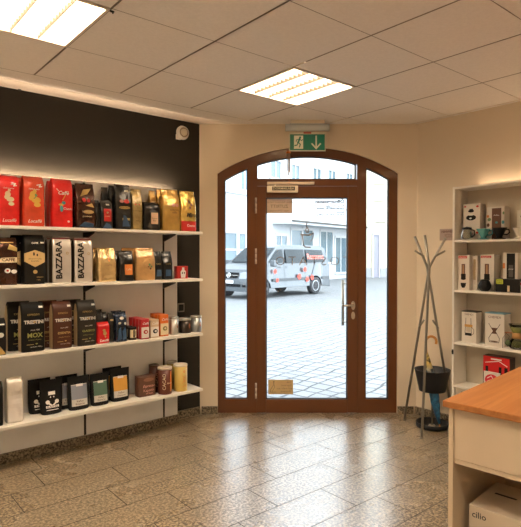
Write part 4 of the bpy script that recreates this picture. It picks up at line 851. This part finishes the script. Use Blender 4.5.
mx = nt.nodes.new('ShaderNodeMix'); mx.data_type = 'RGBA'; nt.links.new(nn.outputs[0], r1.inputs[0]); nt.links.new(nn.outputs[0], r2.inputs[0]); nt.links.new(mr.outputs[0], mx.inputs[0]); nt.links.new(r2.outputs[0], mx.inputs[6]); nt.links.new(r1.outputs[0], mx.inputs[7]); nt.links.new(mx.outputs[2], b.inputs['Base Color'])
A_, B_ = L(hd_)+dirv*.01, L(tip); n_ = 16; g = MB(); rr = [.010, .018, .024, .029, .033, .036, .038, .039, .040, .040, .039, .037, .034, .029, .022, .014, .007]
g.tube([A_+(B_-A_)*(k/n_*.94) for k in range(n_+1)], rr, 16)
for v in g.bm.verts: v.co += Vector((noise.noise(v.co*40), noise.noise(v.co*40+Vector((9, 0, 0))), 0))*.006
g.build('cloth', mu, ub)
g = MB(); g.tube([A_+(B_-A_)*.93, B_], .005, 8); g.build('tip', mat('tip_wood', (.62, .30, .10), .4), ub)

# ------------------------------------------------------------ sales counter
CTH = math.radians(5.5); cc = on_z(442.3, 400.3, .9)
ctr = empty('sales_counter', (cc.x, cc.y, 0), CTH, 'sales counter with orange wooden top and cream carcass in the right foreground', 'counter')
OAK = wood('beech_worktop', (.40, .145, .036), (.50, .205, .058), .42, (1.2, 16, 16)); CC = mat('counter_cream', (.70, .56, .40), .45)
CL_, CW_ = 1.45, 1.25
g = MB(); g.box(0, CL_, -CW_, 0, .873, .9); g.build('worktop', OAK, ctr, bevel=.004, seg=3)
g = MB(); g.box(.02, CL_-.02, -.038, -.018, 0, .872); g.build('end_panel', CC, ctr, bevel=.001)
g = MB(); g.box(.02, CL_-.02, -CW_+.018, -CW_+.038, 0, .872); g.build('end_panel', CC, ctr, bevel=.001)
g = MB(); g.box(.026, .045, -CW_+.04, -.040, .662, .868); g.build('drawer_front', CC, ctr, bevel=.001)
g = MB(); g.box(.60, .618, -CW_+.04, -.040, .06, .872); g.build('partition', CC, ctr)
g = MB(); g.box(.03, .60, -CW_+.04, -.040, .642, .660); g.build('upper_board', CC, ctr)
g = MB(); g.box(.03, .60, -CW_+.04, -.040, .06, .078); g.build('bottom_board', CC, ctr)
g = MB(); g.box(.05, CL_-.05, -CW_+.05, -.05, 0, .06); g.build('plinth', CC, ctr)
# carton inside the counter
Mi = Matrix.Rotation(CTH, 4, 'Z'); inv = Mi.inverted()
def on_plane_local(x, y, lx):                     # picture ray with plane local x = lx of the counter
    n = Mi @ Vector((1, 0, 0)); p0 = Vector((cc.x, cc.y, 0))+n*lx; r = ray(x, y); k = (n.dot(p0)-0)/n.dot(r); return inv @ (r*k+Vector((0, 0, CZ))-Vector((cc.x, cc.y, 0)))
q = on_plane_local(469, 504, .10); BW = .42; BH = q.z-.079
bx = empty('shipping_carton', Vector((cc.x, cc.y, 0))+Mi @ Vector((.10, q.y, .079)), CTH-PI/2, 'white cardboard box with grey lettering stored inside the counter', 'box')
KR = mat('pale_carton', (.66, .55, .42), .6)
g = MB(); g.box(0, BW, 0, .30, 0, BH); g.build('carton', KR, bx, bevel=.002)
decal('lettering', [('t', 'cilio', .042, BH-.036, .036, dict(bold=.015))], lambda u, v: (u, -.0008, v), mat('grey_print', (.06, .055, .05), .5), bx)
decal('round_print', [('e', .085, BH-.105, .035, .035)], lambda u, v: (u, -.0008, v), INK, bx)
decal('top_slot', [('r', .04, .13, .17, .185)], lambda u, v: (u, v, BH+.0008), INK, bx)

# ------------------------------------------------------------ the street outside (street coordinates u, d)
COB = bpy.data.materials.new('cobbles'); COB.use_nodes = True; nt = COB.node_tree; b = nt.nodes['Principled BSDF']
tc = nt.nodes.new('ShaderNodeTexCoord'); mp = nt.nodes.new('ShaderNodeMapping'); mp.inputs['Rotation'].default_value = (0, 0, math.radians(38))
ns = nt.nodes.new('ShaderNodeTexNoise'); ns.inputs['Scale'].default_value = 1.6
mv = nt.nodes.new('ShaderNodeVectorMath'); mv.operation = 'MULTIPLY_ADD'; mv.inputs[1].default_value = (.22, .22, 0)
br = nt.nodes.new('ShaderNodeTexBrick'); br.inputs['Color1'].default_value = (.185, .19, .195, 1); br.inputs['Color2'].default_value = (.15, .155, .162, 1); br.inputs['Mortar'].default_value = (.022, .024, .028, 1)
br.offset = 0.0; br.inputs['Scale'].default_value = 1; br.inputs['Brick Width'].default_value = .21; br.inputs['Row Height'].default_value = .20; br.inputs['Mortar Size'].default_value = .016; br.inputs['Mortar Smooth'].default_value = .5
nt.links.new(tc.outputs['Object'], mp.inputs[0]); nt.links.new(tc.outputs['Object'], ns.inputs[0]); nt.links.new(ns.outputs['Color'], mv.inputs[0]); nt.links.new(mp.outputs[0], mv.inputs[2]); nt.links.new(mv.outputs[0], br.inputs[0])
nt.links.new(br.outputs[0], b.inputs['Base Color']); b.inputs['Roughness'].default_value = .6
bp = nt.nodes.new('ShaderNodeBump'); bp.inputs['Strength'].default_value = .7; bp.inputs['Distance'].default_value = .02; bp.invert = True; nt.links.new(br.outputs[1], bp.inputs['Height']); nt.links.new(bp.outputs[0], b.inputs['Normal'])
GZ = -.03
g = MB(); g.box(-30, 40, D0+TK-.02, 75, GZ-.2, GZ); o = struct('street_ground', g, COB); o.rotation_euler = (0, 0, -TH)
FW = mat('facade_white', (.47, .485, .50), .8, bump=.1, bscale=4); FY = mat('facade_yellow', (.48, .43, .33), .8); FG = mat('facade_stone', (.28, .28, .29), .8)
WG = mat('street_window_glass', (.09, .14, .17), .1, var=.3, vscale=.7); WF = mat('street_window_frame', (.50, .50, .50), .6)
# long white house, running from near left to far right
hd0 = Vector((.62, 28)); dirh = Vector((.606, .795)); ang = math.atan2(.795, .606)
house = empty('town_house', cw(hd0.x, hd0.y, GZ), -TH+ang, 'long white town house with shop windows across the square', 'building')
def hx(x, off=0):       # picture x -> distance along the facade
    r = (x-260.5)/F; s = (hd0.x-r*hd0.y)/(r*dirh.y-dirh.x); return s
g = MB(); g.box(-14, hx(353.5), 0, 8, 0, 15); g.build('facade', FW, house)
def hz_(x, y):
    s = hx(x); d = hd0.y+dirh.y*s; return on_d(x, y, d)[1]-GZ
def hwin(x0, x1, y0, y1, parts=2, arch=False, name='window', rows=1):
    s0, s1 = hx(x0), hx(x1); xm = (x0+x1)/2; z1, z0 = hz_(xm, y0), hz_(xm, y1)
    g = MB(); w = .09
    g.box(s0-w, s1+w, -.10, .0, z1, z1+w*1.6); g.box(s0-w, s1+w, -.14, .0, z0-w*1.4, z0); g.box(s0-w, s0, -.06, 0, z0, z1); g.box(s1, s1+w, -.06, 0, z0, z1)
    for k in range(1, parts): s = s0+(s1-s0)*k/parts; g.box(s-.04, s+.04, -.05, 0, z0, z1)
    for k in range(1, rows+1):
        if k < rows or rows == 1 and False: z = z0+(z1-z0)*k/rows; g.box(s0, s1, -.05, 0, z-.04, z+.04)
    if arch:
        n = 10; c = (s0+s1)/2; R = (s1-s0)/2+w
        g.prism([(c+R*math.cos(PI*k/n), -.11, z1+.1+R*.55*math.sin(PI*k/n)) for k in range(n+1)], (0, .11, 0))
    f = g.build(name, WF, house)
    g = MB(); g.box(s0, s1, -.02, -.001, z0, z1); g.build('pane', WG, f)
hwin(222.5, 236, 233, 266, 1, rows=2, name='shop_window'); hwin(238.6, 252, 234, 266, 2, rows=2, name='shop_window')
hwin(275.5, 286, 236, 248, 2); hwin(291, 301, 230.5, 250, 1); hwin(302.5, 312, 230.5, 250, 1); hwin(320, 332, 232, 262, 2); hwin(335, 345.5, 238, 272, 2, name='shop_window')
hwin(240.5, 247.5, 167, 190, 2)
for x0, x1, y0, y1 in ((291, 298.5, 165.5, 180), (312.5, 320, 169, 181), (328, 334.5, 171, 183), (346, 351.5, 174, 186), (221, 230, 120, 150), (270, 280, 161, 178), (291, 298.5, 120, 143), (312.5, 320, 128, 148)): hwin(x0, x1, y0, y1, 2, True)
# canopy of the shop
s0, s1 = hx(272), hx(349); z = hz_(272, 218)
g = MB(); g.prism([(s0, 0, z+.15), (s0, -1.3, z-.22), (s0, -1.3, z-.34), (s0, 0, z-.30)], (s1-s0, 0, 0)); cn = g.build('canopy', FW, house)
g = MB(); g.box(s0, s1, -1.36, -1.28, z-.24, z-.14); g.build('canopy_edge', mat('canopy_edge', (.05, .045, .04), .6), cn)
g = MB(); g.box(hx(221)-8, hx(349), -.12, 0, hz_(300, 203), hz_(300, 203)+.22); g.build('cornice', FW, house)
# yellow house seen in the right side light
yh = empty('yellow_house', cw(6.9, 35.5, GZ), -TH-.05, 'pale yellow house with a narrow door seen in the right side light', 'building')
yx = lambda x: on_d(x, 300, 35.5)[0]-6.9
yz = lambda y: on_d(300, y, 35.5)[1]-GZ
g = MB(); g.box(yx(355), 9, 0, 6, 0, 16); g.build('facade', FY, yh)
g = MB(); g.box(yx(355), yx(371), -.08, 0, 0, yz(268)); g.box(yx(380), 9, -.08, 0, 0, yz(268)); g.build('plinth', FG, yh)
g = MB(); g.box(yx(372), yx(373), -.12, 0, 0, yz(233)); g.box(yx(378.5), yx(379.5), -.12, 0, 0, yz(233)); g.box(yx(372), yx(379.5), -.12, 0, yz(235), yz(233)); f = g.build('doorway', WF, yh)
g = MB(); g.box(yx(373), yx(378.5), -.03, -.001, 0, yz(235)); g.build('entrance_leaf', mat('grey_door', (.25, .24, .28), .5), f)
for x0, x1, y0, y1 in ((374, 382, 193, 198), (374, 383, 178, 181), (376, 384, 213, 219), (392, 400, 193, 210), (358, 365, 193, 210)):
    g = MB(); g.box(yx(x0)-.1, yx(x1)+.1, -.14, 0, yz(y1)-.2, yz(y1)); g.box(yx(x0)-.1, yx(x1)+.1, -.10, 0, yz(y0), yz(y0)+.15); f = g.build('window', WF, yh)
    g = MB(); g.box(yx(x0), yx(x1), -.03, -.001, yz(y1), yz(y0)); g.build('pane', mat('pale_pane', (.52, .58, .60), .2), f)
# ---- van
vx = Vector((-.68, -.733)); rear = Vector((2.17, 20.45)); fw_ = rear+vx*3.05
VA = math.atan2(vx.y, vx.x)        # heading in street coordinates
# local frame: +x towards the nose, origin under the near side front wheel, +y to the van's left side (street side seen)
van = empty('delivery_van', cw(fw_.x, fw_.y, GZ), VA-TH, 'silver grey delivery van with red stickers parked on the square', 'van')
SV = mat('van_silver', (.085, .095, .105), .3, .5, coat=.6)
prof = [(.76, .26), (.76, .62), (.71, .88), (.56, 1.02), (-.05, 1.20), (-.12, 1.24), (-.86, 1.80), (-1.2, 1.90), (-3.5, 1.90), (-3.82, 1.80), (-3.98, 1.15), (-4.0, .26)]
def hwid(z): return .96 if z < 1.05 else .96-(z-1.05)*.22
bm = bmesh.new(); YS = [0]
side = hwid
def arch_pts(cx, r=.40, n=8): return [(cx+r*math.cos(PI-PI*k/n)*-1, .34+ (r*math.sin(PI*k/n))*.95) for k in range(n+1)]
bot = [(-4.0, .26)]+[(-3.05-.40*math.cos(PI*k/8), .34+.38*math.sin(PI*k/8)) for k in range(9)]+[(-.40*math.cos(PI*k/8), .34+.38*math.sin(PI*k/8)) for k in range(9)]
full = prof[:-1]+bot
LV = [bm.verts.new((x, .96-.0+hwid(z)-.96, z)) for x, z in full]; RV = [bm.verts.new((x, -hwid(z), z)) for x, z in full]
yc = -.96
for v in LV+RV: v.co.y += yc                 # near side at y = 0
# near side must face the camera: it is the van's left or right depending on heading; mirror below if needed
bm.faces.new(LV); bm.faces.new(RV[::-1]); n = len(full)
for i in range(n): bm.faces.new((LV[i], RV[i], RV[(i+1) % n], LV[(i+1) % n]))
bmesh.ops.triangulate(bm, faces=[f for f in bm.faces if len(f.verts) > 4]); bmesh.ops.recalc_face_normals(bm, faces=bm.faces[:])
me = bpy.data.meshes.new('body'); bm.to_mesh(me); bm.free(); me.materials.append(SV); o = link('body', me, van); bv = o.modifiers.new('b', 'BEVEL'); bv.width = .05; bv.segments = 3; bv.limit_method = 'ANGLE'; bv.angle_limit = .5
CG = mat('car_glass', (.022, .028, .032), .2, var=.3, vscale=1.5, spec=.2)
for s in (1, -1):
    sf = lambda off, s=s: (lambda x, z: (x, (hwid(z)+off)*s-.96, z))
    for nm, pts in (('cab_window', [(-.34, 1.26), (-1.16, 1.24), (-1.16, 1.74), (-.88, 1.72)]), ('side_window', [(-1.32, 1.24), (-2.42, 1.24), (-2.42, 1.74), (-1.32, 1.74)]), ('side_window', [(-2.55, 1.24), (-3.72, 1.26), (-3.62, 1.72), (-2.55, 1.74)])):
        decal(nm, [('p', pts)], sf(.006), CG, van)
    decal('door_seam', [('l', [(-.25, .5), (-.3, 1.2)], .015), ('l', [(-1.24, .42), (-1.24, 1.76)], .015), ('l', [(-2.48, .42), (-2.48, 1.76)], .015), ('r', -.95, -1.12, 1.08, 1.11), ('r', -1.36, -1.5, 1.08, 1.11)], sf(.008), mat('seam_dark', (.12, .13, .14), .5), van)
    decal('rub_strip', [('r', -.5, -2.6, .58, .68), ('r', -3.45, -3.95, .58, .68)], sf(.012), mat('van_trim', (.06, .065, .07), .5), van)
    pr2 = [('e', x+a*.05*math.cos(k*2*PI/5), z+a*.05*math.sin(k*2*PI/5), .045*a, .045*a) for x, z, a in ((-.62, .94, 1), (-.74, .62, .8), (-2.35, .98, 1.1), (-2.0, .72, 1.2), (-2.5, .60, 1.1), (-2.8, .66, 1.1)) for k in range(5)]
    decal('flower_sticker', pr2, sf(.016), mat('sticker_red', (.85, .08, .05), .5), van)
    decal('window_lettering', [('t', 'Rosenrot', -3.12 , 1.46, .28, dict(bold=.03, mirror=(s > 0)))], sf(.012), mat('sticker_pale_red', (.75, .16, .12), .5), van)
decal('windscreen', [('r', -.80, .80, 0, 1)], lambda u, v: (-.14-.70*v+.012, u*(1-.10*v)-.96, 1.27+.51*v+.012), CG, van)
def fx(zz): return .772 if zz < .62 else .772-(zz-.62)*.19
decal('grille', [('p', [(-.42, .72), (.42, .72), (.5, .92), (-.5, .92)])], lambda u, v: (fx(v)+.004, u-.96, v), mat('grille_dark', (.006, .006, .007), .6, spec=.1), van)
decal('grille_bar', [('r', -.45, .45, .82, .828)], lambda u, v: (fx(v)+.012, u-.96, v), SILVI, van)
g = MB(); Ry = Matrix.Rotation(PI/2, 4, 'Y'); g.lathe([(.075, 0), (.095, 0), (.095, .012), (.075, .012), (.075, 0)], n=24, M=Ry)
for k in range(3):
    a = PI/2+k*2*PI/3; g.prism([(0.002, .012*math.sin(a), -.012*math.cos(a)), (0.002, .085*math.cos(a), .085*math.sin(a)), (0.002, -.012*math.sin(a), .012*math.cos(a))], (.008, 0, 0))
o = g.build('nose_emblem', mat('chrome', (.8, .8, .8), .12, 1), van); o.location = (fx(.82)+.014, -.96, .82)
decal('bumper_intake', [('r', -.6, .6, .42, .52), ('r', -.85, -.68, .42, .5), ('r', .68, .85, .42, .5)], lambda u, v: (.776, u-.96, v), mat('grille_dark', (.006, .006, .007), .6, spec=.1), van)
for s in (-1, 1):
    decal('headlight', [('p', [(s*.52, .70), (s*.88, .72), (s*.90, .96), (s*.56, .92)])], lambda u, v: (fx(v)+.006, u-.96, v), mat('headlamp', (.22, .24, .26), .25), van)
    g = MB(); g.box(-.42, -.26, .08 if s > 0 else -2.22, .30 if s > 0 else -2.0, 1.12, 1.34); o = g.build('wing_mirror', SV, van, bevel=.03)
decal('number_plate', [('r', -.26, .26, .54, .65)], lambda u, v: (.78, u-.96, v), WHI, van)
TY = mat('tyre', (.025, .025, .028), .7); RM = mat('rim', (.5, .52, .54), .3, .7)
for x in (0, -3.05):
    for y in (-.10, -1.82):
        g = MB(); Rx = Matrix.Rotation(-PI/2, 4, 'X'); c = (x, y, .335)
        g.lathe([(.2, -.10), (.30, -.11), (.335, -.09), (.335, .09), (.30, .11), (.2, .10)], n=28, M=Rx, c=c); wh = g.build('wheel', TY, van)
        g = MB(); s_ = 1 if y > -1 else -1; g.lathe([(0, .085*s_), (.07, .10*s_), (.12, .07*s_), (.19, .105*s_), (.21, .10*s_), (.21, .08*s_)], n=28, M=Rx, c=c); g.build('rim', RM, wh)
